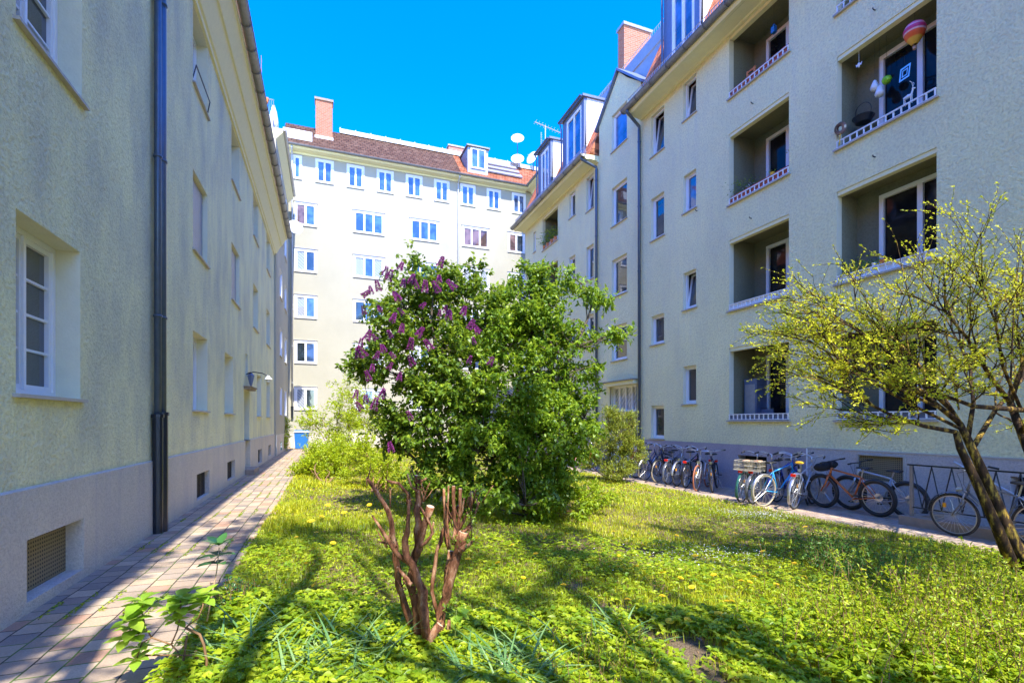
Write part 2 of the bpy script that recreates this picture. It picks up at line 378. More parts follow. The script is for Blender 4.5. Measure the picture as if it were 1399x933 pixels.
# ------------------------------------------------------------------ facade tools
class Fac:
    def __init__(s, O, U, N, root):
        s.O, s.U, s.N, s.root = Vector(O), Vector(U), Vector(N), root
    def p(s, u, v, d=0): return s.O+s.U*u+Vector((0, 0, v))-s.N*d
    def box(s, mb, u0, u1, v0, v1, d0, d1, tilt=None):
        f = (lambda v: 0) if tilt is None else tilt
        mb.hexa([s.p(u0, v0, d0+f(v0)), s.p(u1, v0, d0+f(v0)), s.p(u1, v0, d1+f(v0)), s.p(u0, v0, d1+f(v0)),
                 s.p(u0, v1, d0+f(v1)), s.p(u1, v1, d0+f(v1)), s.p(u1, v1, d1+f(v1)), s.p(u0, v1, d1+f(v1))])
    def wall(s, name, mat, u0, u1, v0, v1, ops, d=0, reveal=None, revdepth=None):
        us = sorted({u0, u1, *[x for o in ops for x in o[:2] if u0 < x < u1]})
        vs = sorted({v0, v1, *[x for o in ops for x in o[2:4] if v0 < x < v1]})
        mb = MB()
        for a, b in zip(us, us[1:]):
            run = None
            for c, e in zip(vs, vs[1:]):
                cu, cv = (a+b)/2, (c+e)/2
                hole = any(o[0] < cu < o[1] and o[2] < cv < o[3] for o in ops)
                if hole:
                    if run is not None: mb.face([s.p(a, run, d), s.p(b, run, d), s.p(b, c, d), s.p(a, c, d)]); run = None
                elif run is None: run = c
            if run is not None: mb.face([s.p(a, run, d), s.p(b, run, d), s.p(b, v1, d), s.p(a, v1, d)])
        w = mb.build(name, mat, s.root)
        if name == 'wall': s.rm = reveal or mat
        return w
    def reveal(s, o, parent, mat=None, d=0.0, name='reveal'):
        rv = MB(); a, b, c, e, dp = o[:5]
        for (x0, y0), (x1, y1) in (((a, c), (b, c)), ((b, c), (b, e)), ((b, e), (a, e)), ((a, e), (a, c))):
            rv.face([s.p(x0, y0, d), s.p(x1, y1, d), s.p(x1, y1, dp), s.p(x0, y0, dp)])
        return rv.build(name, mat or s.rm, parent)
    def window(s, u0, u1, v0, v1, dp, sashes=1, bars=0, glass=None, fw=.055, sill=True, tilt=0, sw=.05, surround=0, sillmat=None, cross=False, gmats=None):
        fr = MB(); e = .003
        D0, D1 = dp-.07, dp
        s.box(fr, u0+e, u1-e, v0+e, v0+fw, D0, D1); s.box(fr, u0+e, u1-e, v1-fw, v1-e, D0, D1)
        s.box(fr, u0+e, u0+fw, v0+fw, v1-fw, D0, D1); s.box(fr, u1-fw, u1-e, v0+fw, v1-fw, D0, D1)
        iu0, iu1, iv0, iv1 = u0+fw, u1-fw, v0+fw, v1-fw
        wS = (iu1-iu0)/sashes
        tf = (lambda v: tilt*(v-iv0)/(iv1-iv0)) if tilt else None
        panes = []
        for k in range(sashes):
            a, b = iu0+k*wS, iu0+(k+1)*wS
            q = D0+.012
            g = .002
            s.box(fr, a+g, b-g, iv0+g, iv0+sw, q, D1-.01, tf); s.box(fr, a+g, b-g, iv1-sw, iv1-g, q, D1-.01, tf)
            s.box(fr, a+g, a+sw, iv0+sw, iv1-sw, q, D1-.01, tf); s.box(fr, b-sw, b-g, iv0+sw, iv1-sw, q, D1-.01, tf)
            for j in range(bars):
                vv = iv0+sw+(iv1-iv0-2*sw)*(j+1)/(bars+1)
                s.box(fr, a+sw, b-sw, vv-.012, vv+.012, q+.008, D1-.02, tf)
            panes.append((a+sw, b-sw, iv0+sw, iv1-sw))
            if k: s.box(fr, a-.02, a+.02, iv0+g, iv1-g, D0-.008, D0+.010)
        f = fr.build('window', M['white'], s.root)
        if dp > .03: s.reveal((u0, u1, v0, v1, dp), f)
        dd = D1-.022
        for i, (a, b, c, e2) in enumerate(panes):
            pn = MB()
            t0, t1 = (tf(c), tf(e2)) if tf else (0, 0)
            pn.face([s.p(a, c, dd+t0), s.p(b, c, dd+t0), s.p(b, e2, dd+t1), s.p(a, e2, dd+t1)])
            gm = gmats[i % len(gmats)] if gmats else (glass or M['glass'])
            pn.build('pane', gm, f)
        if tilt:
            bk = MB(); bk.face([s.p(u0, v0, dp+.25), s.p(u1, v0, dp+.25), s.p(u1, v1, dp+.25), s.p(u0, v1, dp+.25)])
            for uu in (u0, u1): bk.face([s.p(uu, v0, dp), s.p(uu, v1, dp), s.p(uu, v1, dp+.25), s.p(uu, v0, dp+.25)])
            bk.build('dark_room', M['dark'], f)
        if sill:
            sl = MB(); s.box(sl, u0-.05, u1+.05, v0-.035, v0-.005, -.05, dp-.075 if dp > .12 else .0)
            sl.build('sill', sillmat or M['sill'], f)
        if surround:
            sr = MB(); w = surround
            s.box(sr, u0-w, u0, v0-.0, v1+w, -.025, .03); s.box(sr, u1, u1+w, v0, v1+w, -.025, .03); s.box(sr, u0, u1, v1, v1+w, -.025, .03)
            sr.build('surround', M['white'], f)
            hd = MB(); s.box(hd, u0-w-.03, u1+w+.03, v1+w+.004, v1+w+.04, -.06, .03); hd.build('drip_cap', M['sill'], f)
        return f
def gutter(mb, a, b, r=.075, br=.9):
    a, b = Vector(a), Vector(b); n = max(2, int((b-a).length/br)); k = 8
    d = (b-a).normalized(); sd = d.cross(Vector((0, 0, 1)))
    i0 = len(mb.v)
    for q in (a, b):
        for rr in (r, r-.008):
            for j in range(k+1):
                an = math.pi+math.pi*j/k; mb.v.append(tuple(q+sd*math.cos(an)*rr+Vector((0, 0, 1))*math.sin(an)*rr))
    m = k+1
    for j in range(k):
        mb.f.append((i0+j, i0+j+1, i0+2*m+j+1, i0+2*m+j)); mb.f.append((i0+m+j, i0+m+j+1, i0+3*m+j+1, i0+3*m+j))
    for e in (0, 2*m):
        mb.f.append(tuple(i0+e+j for j in range(m)))
    for side in (0, k): mb.tube([mb.v[i0+side], mb.v[i0+2*m+side]], .012, 5)
    for j in range(n+1):
        c = a.lerp(b, j/n); mb.tube([c+sd*math.cos(math.pi+math.pi*q/8)*(r+.006)+Vector((0, 0, 1))*math.sin(math.pi+math.pi*q/8)*(r+.006) for q in range(9)], .011, 4)
def pipe(root, x, y, z0, z1, top, mat, r=.05, name='downpipe', clamps=True, n=10, lower=None):
    mb = MB(); pts = []
    if top is not None:
        T = Vector(top); pts = [T, T+Vector((0, 0, -.12)), Vector((x, y, T.z-.38))*.35+T*.65-Vector((0, 0, .08)), Vector((x, y, z1+.12)), ]
    pts += [Vector((x, y, z1)), Vector((x, y, z0))]
    mb.tube(pts, r, n)
    if clamps:
        z = z1-.4
        while z > z0: mb.tube([(x, y, z), (x, y, z-.035)], r+.012, n); z -= 2.3
    o = mb.build(name, mat, root, smooth=True)
    if lower:
        m2 = MB(); m2.tube([(x, y, lower), (x, y, lower-.05), (x, y, lower-.051), (x, y, z0-.0)], [r+.035, r+.035, r+.02, r+.02], n)
        m2.build('standpipe', M['iron'], o)
    return o
# ================================================================== SETTING
mb = MB(); mb.box((-250, -250, -.9), (250, 400, -.45)); tag(mb.build('ground', M['ground']), kind='structure')
xs = np.linspace(-.86, 8.62, 90); ys = np.linspace(-14, 34, 260)
X, Y = np.meshgrid(xs, ys); Z = gz_np(X, Y)+.0
V = np.stack([X.ravel(), Y.ravel(), Z.ravel()], 1); F = []
nx = len(xs)
for j in range(len(ys)-1):
    b = j*nx+np.arange(nx-1); F.append(np.stack([b, b+1, b+nx+1], 1)); F.append(np.stack([b, b+nx+1, b+nx], 1))
o = tris('lawn_ground', V, np.concatenate(F), np.zeros(len(V)), M['lawn']); tag(o, kind='structure'); 
o.data.polygons.foreach_set('use_smooth', [True]*len(o.data.polygons))
mb = MB(); mb.box((-2.6, -14, -.44), (-.84, 34.2, .004)); tag(mb.build('left_path', M['pave']), kind='structure')
mb = MB(); mb.box((8.6, -14, -.44), (10.7, 26, GR+.004)); mb.box((8.93, 26.002, -.44), (14.3, 34.1, GR+.003)); tag(mb.build('right_path', M['paveR']), kind='structure')

# ================================================================== LEFT BUILDING (three storeys)
XL = -2.37
LB = thing('apartment_building', 'shaded green-grey stucco house along the paved left path, with dark double downpipe', 'building', (XL-4, 8, 0))
fl = Fac((XL, 0, 0), (0, 1, 0), (1, 0, 0), LB)
Y0L = -14
cols = [(5.18, 6.3), (10.85, 12.05), (14.85, 16.1), (18.97, 20.2), (22.9, 24.2)]
rows = [(1.84, 3.34), (4.88, 6.38), (8.02, 9.5)]
ops = []
for ci, (a, b) in enumerate(cols):
    for ri, (c, e) in enumerate(rows):
        aa, bb = a, b
        if ri == 0 and ci == 2: aa, bb = 13.93, 15.1
        if ri == 0 and ci == 3: aa, bb = 19.9, 21.1
        if ci == 0 and ri > 0: bb = 6.34
        ops.append((aa, bb, c, e, .27, ci, ri))
for a in (-9.5, -4.5, -.2):
    for ri, (c, e) in enumerate(rows): ops.append((a, a+1.15, c, e, .2, 9, ri))
dop = (17.0, 18.05, 1.0, 2.6, .3); slit = (17.25, 17.7, 3.05, 3.75, .2)
fl.wall('wall', M['left'], Y0L, 26, 1.04, 10.2, ops+[dop, slit], reveal=M['reveal'])
bops = [(5.27, 6.3, .10, .62, .13), (11.0, 12.1, .1, .6, .28), (14.1, 15.2, .13, .6, .28), (20.0, 21.1, .1, .6, .28), (23.4, 24.4, .15, .62, .28), (17.0, 18.05, .02, 1.04, .3)]
fl.wall('plinth', M['plinthL'], Y0L, 26, -.05, 1.04, bops, d=-.03)
mb = MB(); mb.face([fl.p(Y0L, 1.04, -.03), fl.p(16.99, 1.04, -.03), fl.p(16.99, 1.055, 0), fl.p(Y0L, 1.055, 0)]); mb.face([fl.p(18.06, 1.04, -.03), fl.p(26, 1.04, -.03), fl.p(26, 1.055, 0), fl.p(18.06, 1.055, 0)])
mb.build('plinth_ledge', M['plinthL'], LB)
for o in ops:
    ci, ri = o[5], o[6]
    w = fl.window(*o[:5], sashes=2, bars=3 if ci in (0, 9) else 0, glass=M['curtain'] if (ci+ri) % 4 == 3 else M['glass'])
    if (ci, ri) in ((1, 1), (2, 1)):
        sh = MB(); n = 26
        for k in range(n):
            z = o[2]+.1+(o[3]-o[2]-.12)*k/n; fl.box(sh, o[0]+.04, o[1]-.04, z, z+.042, .085, .10)
        sh.build('roller_shutter', M['metalroof'], w)
    if ri == 2 and ci == 1:
        g = MB(); g.tube([fl.p(o[0], 8.1, .0), fl.p(o[0]+.02, 8.35, -.05), fl.p(o[1]-.02, 8.35, -.05), fl.p(o[1], 8.1, 0)], .012); g.build('guard_rail', M['iron'], w)
for (a, b, c, e, dp), k in zip(bops[:5], range(5)):
    g = MB()
    if k == 0:
        g.face([fl.p(a, c, .12), fl.p(b, c, .12), fl.p(b, e, .12), fl.p(a, e, .12)]); pv = g.build('perforated_vent', M['perf'], LB); fl.reveal((a, b, c, e, dp), pv, M['plinthL'], -.03)
    else:
        g.face([fl.p(a, c, .27), fl.p(b, c, .27), fl.p(b, e, .27), fl.p(a, e, .27)]); gg = g.build('basement_window', M['dark'], LB); fl.reveal((a, b, c, e, dp), gg, M['plinthL'], -.03)
        h = MB()
        for q in range(9): fl.box(h, a+(b-a)*(q+.5)/9-.012, a+(b-a)*(q+.5)/9+.012, c, e, .05, .07)
        h.build('grille', M['iron'], gg)
g = MB(); fl.box(g, 17.0, 18.05, .02, 2.6, .22, .3); dr = g.build('door', M['reveal'], LB)
fl.reveal((17.0, 18.05, .02, 1.04, .22), dr, M['plinthL'], -.03, 'plinth_reveal'); fl.reveal((17.0, 18.05, 1.04, 2.6, .22), dr, M['reveal'])
g = MB(); fl.box(g, 17.1, 17.95, 1.3, 2.4, .2, .218); g.build('door_glass', M['glass'], dr)
g = MB(); fl.box(g, 16.9, 18.15, 2.62, 2.68, -.18, .0); fl.box(g, 16.86, 18.19, 2.684, 2.71, -.22, .0); g.build('door_hood', M['concrete'], LB)
g = MB(); fl.box(g, 16.95, 18.1, .006, .16, -.28, .2); g.build('door_step', M['concrete'], LB)
g = MB(); fl.box(g, 17.25, 17.7, 3.05, 3.75, .17, .2); slt = g.build('stair_light', M['glass'], LB); fl.reveal((17.25, 17.7, 3.05, 3.75, .17), slt, M['reveal'])
def extr(mb, prof, y0, y1, close=True):
    """prof: list of (x,z) extruded along Y"""
    n = len(prof)
    for i in range(n if close else n-1):
        (a, b), (c, d) = prof[i], prof[(i+1) % n]
        mb.face([(a, y0, b), (c, y0, d), (c, y1, d), (a, y1, b)])
    if close: mb.face([(a, y0, b) for a, b in prof]); mb.face([(a, y1, b) for a, b in prof][::-1])
g = MB(); extr(g, [(XL, 9.42), (XL+.05, 9.42), (XL+.06, 9.5), (XL+.10, 9.52), (XL+.30, 10.02), (XL+.34, 10.03), (XL+.52, 10.36), (XL+.56, 10.37), (XL+.56, 10.5), (XL-.3, 10.55), (XL-.3, 9.9), (XL, 9.5)], Y0L, 26.1)
# cut-ins so that the top windows read: the cove starts just above their heads
for o in g.v: pass
g.v = [(x, y, z+.12 if z < 9.6 else z) for x, y, z in g.v]
g.build('cornice', M['cornice'], LB)
g = MB(); gutter(g, (XL+.66, Y0L, 10.58), (XL+.66, 26.15, 10.58), .115, .8); g.build('gutter', M['zinc'], LB, smooth=True)
g = MB(); extr(g, [(XL+.3, 10.56), (XL-1.5, 12.6), (XL-5, 15.6), (XL-9, 13.9), (XL-9, 10.0), (XL-8.9, 10.0), (XL-.2, 10.52)], Y0L, 26); g.build('roof', M['tileO'], LB)
g = MB(); g.box((XL-9, 25.9, 0), (XL-.005, 25.999, 10.4)); g.box((XL-9, Y0L, 0), (XL-.005, Y0L+.1, 10.4)); g.box((XL-9, Y0L+.1, 0), (XL-8.9, 25.9, 10)); g.build('end_wall', M['left'], LB)
for (a, b) in ((13.7, 15.5), (17.5, 19.0), (22.6, 24.3)):
    g = MB(); g.box((XL-2.2, a, 10.9), (XL-.05, b, 12.0)); dm = g.build('dormer', M['white'], LB)
    g = MB(); g.box((XL-2.4, a-.1, 12.004), (XL+.22, b+.1, 12.1)); g.build('dormer_roof', M['metalroof'], dm)
    g = MB(); gutter(g, (XL+.29, a-.1, 12.03), (XL+.29, b+.1, 12.03), .07, .9); g.build('dormer_gutter', M['zinc'], dm)
    g = MB(); g.box((XL-.045, a+.2, 11.1), (XL-.03, b-.2, 11.9)); g.build('pane', M['glass'], dm)
pipe(LB, XL+.09, 8.62, 0, 10.45, None, M['bluezinc'], .06, lower=1.75)
pipe(LB, XL+.08, 8.48, 0.0, 10.45, None, M['bluezinc'], .045, lower=1.72)
# ================================================================== LEFT FAR WING
LW = thing('apartment_wing', 'bright wing with roof terrace between the green-grey left house and the back house', 'building', (XL-3, 30, 0))
XW = -2.28
fw_ = Fac((XW, 0, 0), (0, 1, 0), (1, 0, 0), LW)
wops = [(a, b, z, z+1.45, .14) for z in (2.0, 5.05, 8.1, 11.1, 13.6) for a, b in ((28.0, 29.3), (31.0, 32.4)) if z < 13 or True]
wops = [(a, b, c, min(e, 14.9), d) for a, b, c, e, d in wops]
fw_.wall('wall', M['back'], 26.0, 34, 1.0, 15.3, wops, reveal=M['white'])
fw_.wall('plinth', M['plinthL'], 26.0, 34, -.05, 1.0, [(28.2, 29.1, .15, .6, .2), (31.2, 32.1, .15, .6, .2)], d=-.02)
for o in wops: fw_.window(*o, sashes=2, glass=M['glassSky'])
g = MB(); extr(g, [(XW, 15.1), (XW+.3, 15.45), (XW+.3, 15.6), (XW-.4, 15.6), (XW-.4, 15.1)], 26.0, 33.5); g.build('cornice', M['cornice'], LW)
g = MB(); gutter(g, (XW+.36, 26.0, 15.62), (XW+.36, 33.4, 15.62), .08, .8); g.build('gutter', M['ltpipe'], LW)
g = MB(); g.box((-11, 26.002, 0), (XW-.004, 26.1, 15.5)); g.box((-11, 26.1, 15.3), (XW-.45, 34, 15.5)); g.build('end_wall', M['back'], LW)
g = MB(); g.box((-3.55, 28.2, 15.6), (-2.62, 32.6, 17.4)); g.build('roof_terrace_box', M['metalroof'], LW)
g = MB()
for k in range(16): g.box((-3.5+.0, 28.16, 17.4), (-3.47, 28.2, 17.41))
for k in range(10): g.tube([(-3.5+k*.1, 28.22, 17.4), (-3.5+k*.1, 28.22, 18.2)], .012, 4)
g.tube([(-3.55, 28.22, 18.2), (-2.6, 28.22, 18.2)], .02, 5); g.tube([(-2.62, 28.22, 18.2), (-2.62, 32.6, 18.2)], .02, 5)
g.build('terrace_rail', M['metalroof'], LW)
# ================================================================== BACK BUILDING
YB = 34.0
BB = thing('apartment_building', 'sunlit cream five-storey house across the back of the courtyard with brown tile roof', 'building', (6, YB+5, 0))
fb = Fac((0, YB, 0), (1, 0, 0), (0, -1, 0), BB)
wins = []
for k, (a, b) in enumerate([(-2.0, -1.54), (-.66, .35), (1.24, 2.25), (3.13, 4.14), (5.04, 6.07), (6.97, 7.96), (8.84, 9.85), (10.79, 11.76), (12.72, 13.71)]):
    wins.append((a, b, 16.94, 18.38, .05, 1 if k == 0 else 2, 0, k))
for ri, (z0, z1) in enumerate(((14.05, 15.46), (11.12, 12.54), (8.2, 9.62), (5.34, 6.74), (2.4, 3.8))):
    for k, (a, b, n) in enumerate([(-1.9, -.66, 2), (1.63, 3.54, 3), (5.3, 7.23, 3), (8.95, 10.89, 3), (12.39, 13.65, 2)]):
        wins.append((a, b, z0, z1, .05, n, ri+1, k))
fb.wall('wall', M['back'], -2.6, 14.4, .9, 18.8, [w[:5] for w in wins])
fb.wall('plinth', M['plinthL'], -2.6, 14.4, -.4, .9, [], d=-.02)
for w in wins:
    ri, k = w[6], w[7]
    if ri == 0: gm = [M['glassSky']]
    elif (ri, k) == (1, 3): gm = [M['brownglass']]
    elif (ri, k) in ((1, 4), (1, 0)): gm = [M['brownglass'], M['glass']] if k == 4 else [M['brownglass'], M['glassSky']]
    elif ri == 1: gm = [M['glassSky']]
    elif (ri+k) % 3 == 0: gm = [M['curtain'], M['glassSky'], M['curtain']]
    elif (ri+k) % 3 == 1: gm = [M['glass'], M['glassSky']]
    else: gm = [M['curtain'], M['glass']]
    fb.window(*w[:5], sashes=w[5], gmats=gm, surround=.05, fw=.07, sw=.06)
def extrx(mb, prof, x0, x1):
    n = len(prof)
    for i in range(n):
        (a, b), (c, d) = prof[i], prof[(i+1) % n]
        mb.face([(x0, a, b), (x1, a, b), (x1, c, d), (x0, c, d)][::-1])
    mb.face([(x0, a, b) for a, b in prof]); mb.face([(x1, a, b) for a, b in prof][::-1])
g = MB(); extrx(g, [(YB, 18.5), (YB-.05, 18.5), (YB-.08, 18.6), (YB-.42, 18.66), (YB-.5, 18.72), (YB-.5, 18.84), (YB+.3, 18.86), (YB+.3, 18.5)], -2.6, 13.72); g.build('cornice', M['cornice'], BB)
g = MB(); gutter(g, (-2.6, YB-.58, 18.84), (13.7, YB-.58, 18.84), .08, .8); g.build('gutter', M['zinc'], BB)
g = MB(); extrx(g, [(YB-.52, 18.88), (YB+2.2, 21.55), (YB+2.4, 21.55), (YB+2.4, 18.88)], -2.6, 8.75); g.build('roof', M['tileB'], BB)
g = MB(); extrx(g, [(YB-.52, 18.879), (YB+2.2, 21.549), (YB+2.4, 21.549), (YB+2.4, 18.879)], 8.752, 16); g.build('roof', M['tileOb'], BB)
g = MB(); extrx(g, [(YB+2.05, 21.5), (YB+2.05, 21.8), (YB+2.3, 21.82), (YB+2.3, 21.5)], .8, 16)
for k in range(15): g.box((.8+k*1.02, YB+2.02, 21.5), (.86+k*1.02, YB+2.048, 21.85))
g.build('ridge_flashing', M['ltpipe'], BB)
g = MB(); g.hexa([(-2.6, YB+.1, 19.5), (-.9, YB+.1, 19.5), (-.9, YB+.15, 19.5), (-2.6, YB+.15, 19.5), (-2.6, YB+.1, 20.1), (-.9, YB+.1, 20.1), (-.9, YB+.15, 20.1), (-2.6, YB+.15, 20.1)]); g.build('snow_guard', M['ltpipe'], BB)
g = MB()
for k in range(3): g.hexa([(10.9+k*.1, YB+.25+k*.6, 19.72+k*.6), (13.6, YB+.25+k*.6, 19.72+k*.6), (13.6, YB+.55+k*.6, 20.02+k*.6), (10.9+k*.1, YB+.55+k*.6, 20.02+k*.6), (10.9+k*.1, YB+.2+k*.6, 19.8+k*.6), (13.6, YB+.2+k*.6, 19.8+k*.6), (13.6, YB+.5+k*.6, 20.1+k*.6), (10.9+k*.1, YB+.5+k*.6, 20.1+k*.6)])
g.build('roof_sheet', M['metalroof'], BB)
g = MB(); g.box((-.72, 34.9, 19.5), (.33, 35.5, 22.75)); ch = g.build('chimney', M['brick'], BB)
g = MB(); g.box((-.78, 34.84, 22.752), (.39, 35.56, 22.9)); g.build('chimney_cap', M['concrete'], ch)
g = MB(); g.box((-.76, 34.86, 20.1), (.37, 34.89, 20.4)); g.build('flashing', M['white'], ch)
for (a, b, y) in ((8.3, 9.9, 37.2), (10.05, 11.0, 37.4), (18.0, 18.9, 37.5)):
    g = MB(); g.box((a+.4, y, 20), (b+.4, y+.7, 22.75)); c2 = g.build('chimney', M['brickR'], BB)
    g = MB(); g.box((a+.34, y-.06, 22.752), (b+.46, y+.76, 22.85)); g.build('chimney_cap', M['metalroof'], c2)
# dormer on the back roof
g = MB(); g.box((9.3, 33.9, 19.25), (10.8, 36.3, 21.1)); dm = g.build('dormer', M['metalroof'], BB)
g = MB(); g.hexa([(9.2, 33.75, 21.102), (10.9, 33.75, 21.102), (10.9, 36.5, 21.25), (9.2, 36.5, 21.25), (9.2, 33.75, 21.2), (10.9, 33.75, 21.2), (10.9, 36.5, 21.35), (9.2, 36.5, 21.35)]); g.build('dormer_roof', M['zinc'], dm)
g = MB(); g.box((9.285, 34.2, 19.8), (9.297, 36.2, 21.15)); g.build('dormer_cheek', M['slate'], dm)
fd = Fac((0, 33.9, 0), (1, 0, 0), (0, -1, 0), BB)
fd.window(9.5, 10.62, 19.6, 21.05, -.0, sashes=2, glass=M['glassSky'], sill=False)
g = MB(); fb.box(g, -2.6, 14.39, 0, 18.6, 6.0, 6.1); g.build('rear_wall', M['back'], BB)
pipe(BB, 8.62, YB-.07, 0, 18.3, (8.62, YB-.5, 18.74), M['ltpipe'], .05)
pipe(BB, -2.06, YB-.09, 1.9, 18.3, (-2.06, YB-.5, 18.74), M['ltpipe'], .055, lower=2.6)
# ================================================================== RIGHT WING (far, recessed)
XR2 = 14.2
RW = thing('apartment_wing', 'shaded cream wing with high eave, joining the right house to the back house', 'building', (XR2+3, 30, 0))
fr2 = Fac((XR2, 0, 0), (0, 1, 0), (-1, 0, 0), RW)
w2 = [(31.4, 32.6, z, z+1.44, .08) for z in (2.4, 5.34, 8.2, 11.12, 14.05, 16.94)]+[(27.6, 28.8, z, z+1.44, .08) for z in (14.05, 16.94)]
fr2.wall('wall', M['back'], 26, 34, -.4, 18.8, w2)
for o in w2: fr2.window(*o, sashes=2, glass=M['glass'], surround=.05, fw=.07)
g = MB(); extr(g, [(XR2, 18.5), (XR2-.08, 18.6), (XR2-.5, 18.7), (XR2-.5, 18.84), (XR2+.4, 18.86), (XR2+.4, 18.5)], 20, 33.9); g.build('cornice', M['cornice'], RW)
g = MB(); gutter(g, (XR2-.58, 20, 18.85), (XR2-.58, 33.4, 18.85), .08, .8); g.build('gutter', M['zinc'], RW)
g = MB(); extr(g, [(XR2-.5, 18.9), (XR2+2.5, 20.4), (XR2+6, 18.9)], 20, 33.9); g.build('roof', M['tileO'], RW)
g = MB(); g.box((XR2+.01, 26.0, 0), (XR2+6, 26.05, 18.8)); g.box((XR2, 20, 15.5), (XR2+6, 20.05, 18.8)); g.box((XR2, 20.05, 15.5), (XR2+.05, 25.99, 18.8)); g.build('end_wall', M['back'], RW)
# ================================================================== RIGHT BUILDING
XR = 10.5
RB = thing('apartment_building', 'tall shaded cream-green house with balcony openings and dormers above the row of bicycles', 'building', (XR+4, 10, GR))
fr = Fac((XR, 0, 0), (0, 1, 0), (-1, 0, 0), RB)
Y0R = -14
sm = []   # u0,u1,v0,v1,dp,tilt,glass
def W(u0, u1, v0, v1, tilt=0, g=None, dp=.17, sashes=1, bars=0): sm.append((u0, u1, v0, v1, dp, tilt, g or M['glass'], sashes, bars))
W(12.15, 12.73, 11.05, 12.22, .16); W(12.15, 12.73, 8.15, 9.32, 0, M['glassSky']); W(12.15, 12.73, 5.12, 6.28, .16); W(12.15, 12.73, 2.18, 3.35)
W(13.68, 14.39, 10.74, 12.16, .18); W(13.68, 14.39, 7.85, 9.3); W(13.68, 14.39, 4.26, 5.25); W(13.68, 14.39, 1.06, 2.17)
for k, (a, b) in enumerate(((12.2, 13.64), (9.27, 10.78), (6.5, 7.95), (4.0, 5.35))): W(15.86, 16.92, a, b, 0, [M['glassSky'], M['glass'], M['glass'], M['glass']][k])
for a, b, tl in ((10.66, 12.1, .15), (7.7, 9.14, 0), (4.8, 6.2, 0)): W(18.33, 18.96, a, b, tl)
for a, b in ((10.99, 12.12), (8.11, 9.2), (5.2, 6.3)): W(19.98, 20.58, a, b)
for a in (10.8, 7.9, 5.0): W(24.5, 24.85, a, a+1.1)
balA = [(8.92, 10.83, z, t_, 'A') for z, t_ in ((10.6, 12.34), (7.64, 9.62), (4.7, 6.66), (1.66, 3.66))]
balB = [(5.81, 7.72, z, t_, 'B') for z, t_ in ((10.56, 12.34), (7.59, 9.62), (4.63, 6.66), (1.65, 3.6))]
balC = [(21.79, 23.6, z, t_, 'C') for z, t_ in ((10.5, 12.2), (7.6, 9.6), (4.7, 6.6))]
balD = [(-.4, 1.5, z, t_, 'D') for z, t_ in ((10.56, 12.34), (7.59, 9.62), (4.63, 6.66), (1.65, 3.6))]
bals = balA+balB+balC+balD
door = (15.2, 17.05, 1.0, 3.0, .25)
fr.wall('wall', M['right'], Y0R, 26, 1.0, 12.42, [s_[:5] for s_ in sm]+[(b[0], b[1], b[2], b[3], .16) for b in bals]+[door], reveal=M['reveal'])
for (a, b, c, e, dp, tl, gl, ns, nb) in sm: fr.window(a, b, c, e, dp, sashes=ns, bars=nb, glass=gl, tilt=tl)
# gable bay above the eave
g = MB(); gp = [(14.98, 12.42), (14.98, 13.75), (16.4, 15.05), (17.88, 13.75), (17.88, 12.42)]
g.face([fr.p(14.98, 12.42), fr.p(15.86, 12.42), fr.p(15.86, 14.5), fr.p(14.98, 13.75)])
g.face([fr.p(16.92, 12.42), fr.p(17.88, 12.42), fr.p(17.88, 13.75), fr.p(16.92, 14.6)])
g.face([fr.p(15.86, 13.64), fr.p(16.92, 13.64), fr.p(16.92, 14.6), fr.p(16.4, 15.05), fr.p(15.86, 14.5)])
for u in (14.98, 17.88): g.face([fr.p(u, 12.2, 0), fr.p(u, 13.75, 0), fr.p(u, 13.75, 2.2), fr.p(u, 12.2, 2.2)])
g.build('gable', M['right'], RB)
g = MB()
for (u0, v0), (u1, v1) in (((14.8, 13.62), (16.4, 15.09)), ((16.4, 15.09), (18.05, 13.6))):
    g.hexa([fr.p(u0, v0, -.12), fr.p(u1, v1, -.12), fr.p(u1, v1, 3), fr.p(u0, v0, 3), fr.p(u0, v0+.1, -.12), fr.p(u1, v1+.1, -.12), fr.p(u1, v1+.1, 3), fr.p(u0, v0+.1, 3)])
g.build('gable_roof', M['slate'], RB)
PJ = 8.41
bw = [(6.35, 7.22, .42, .92, .1), (9.55, 10.5, .05, .72, .25), (4.0, 4.75, .1, .72, .2), (10.9, 12.0, -.0, .55, .25)]
fr.wall('plinth', M['plinthR'], Y0R, PJ, -.45, 1.0, [bw[0], bw[2]], d=-.02)
fr.wall('plinth', M['plinthM'], PJ+.03, 26, -.45, 1.0, [bw[1], (15.2, 17.05, GR, 1.0, .25)], d=-.022)
g = MB(); fr.box(g, PJ, PJ+.028, -.44, 1.0, -.03, .0); g.build('plinth_joint', M['white'], RB)
g = MB(); fr.box(g, Y0R, PJ, 1.0, 1.025, -.03, .01); g.build('plinth_ledge', M['ltpipe'], RB)
g = MB(); a, b, c, e, dp = bw[0]; g.face([fr.p(a, c, .0), fr.p(b, c, .0), fr.p(b, e, .0), fr.p(a, e, .0)]); gv = g.build('perforated_vent', M['perf'], RB)
g = MB(); fr.box(g, a-.03, b+.03, e, e+.03, -.05, 0); fr.box(g, a-.03, a, c-.03, e, -.05, 0); fr.box(g, b, b+.03, c-.03, e, -.05, 0); g.build('vent_frame', M['sill'], gv)
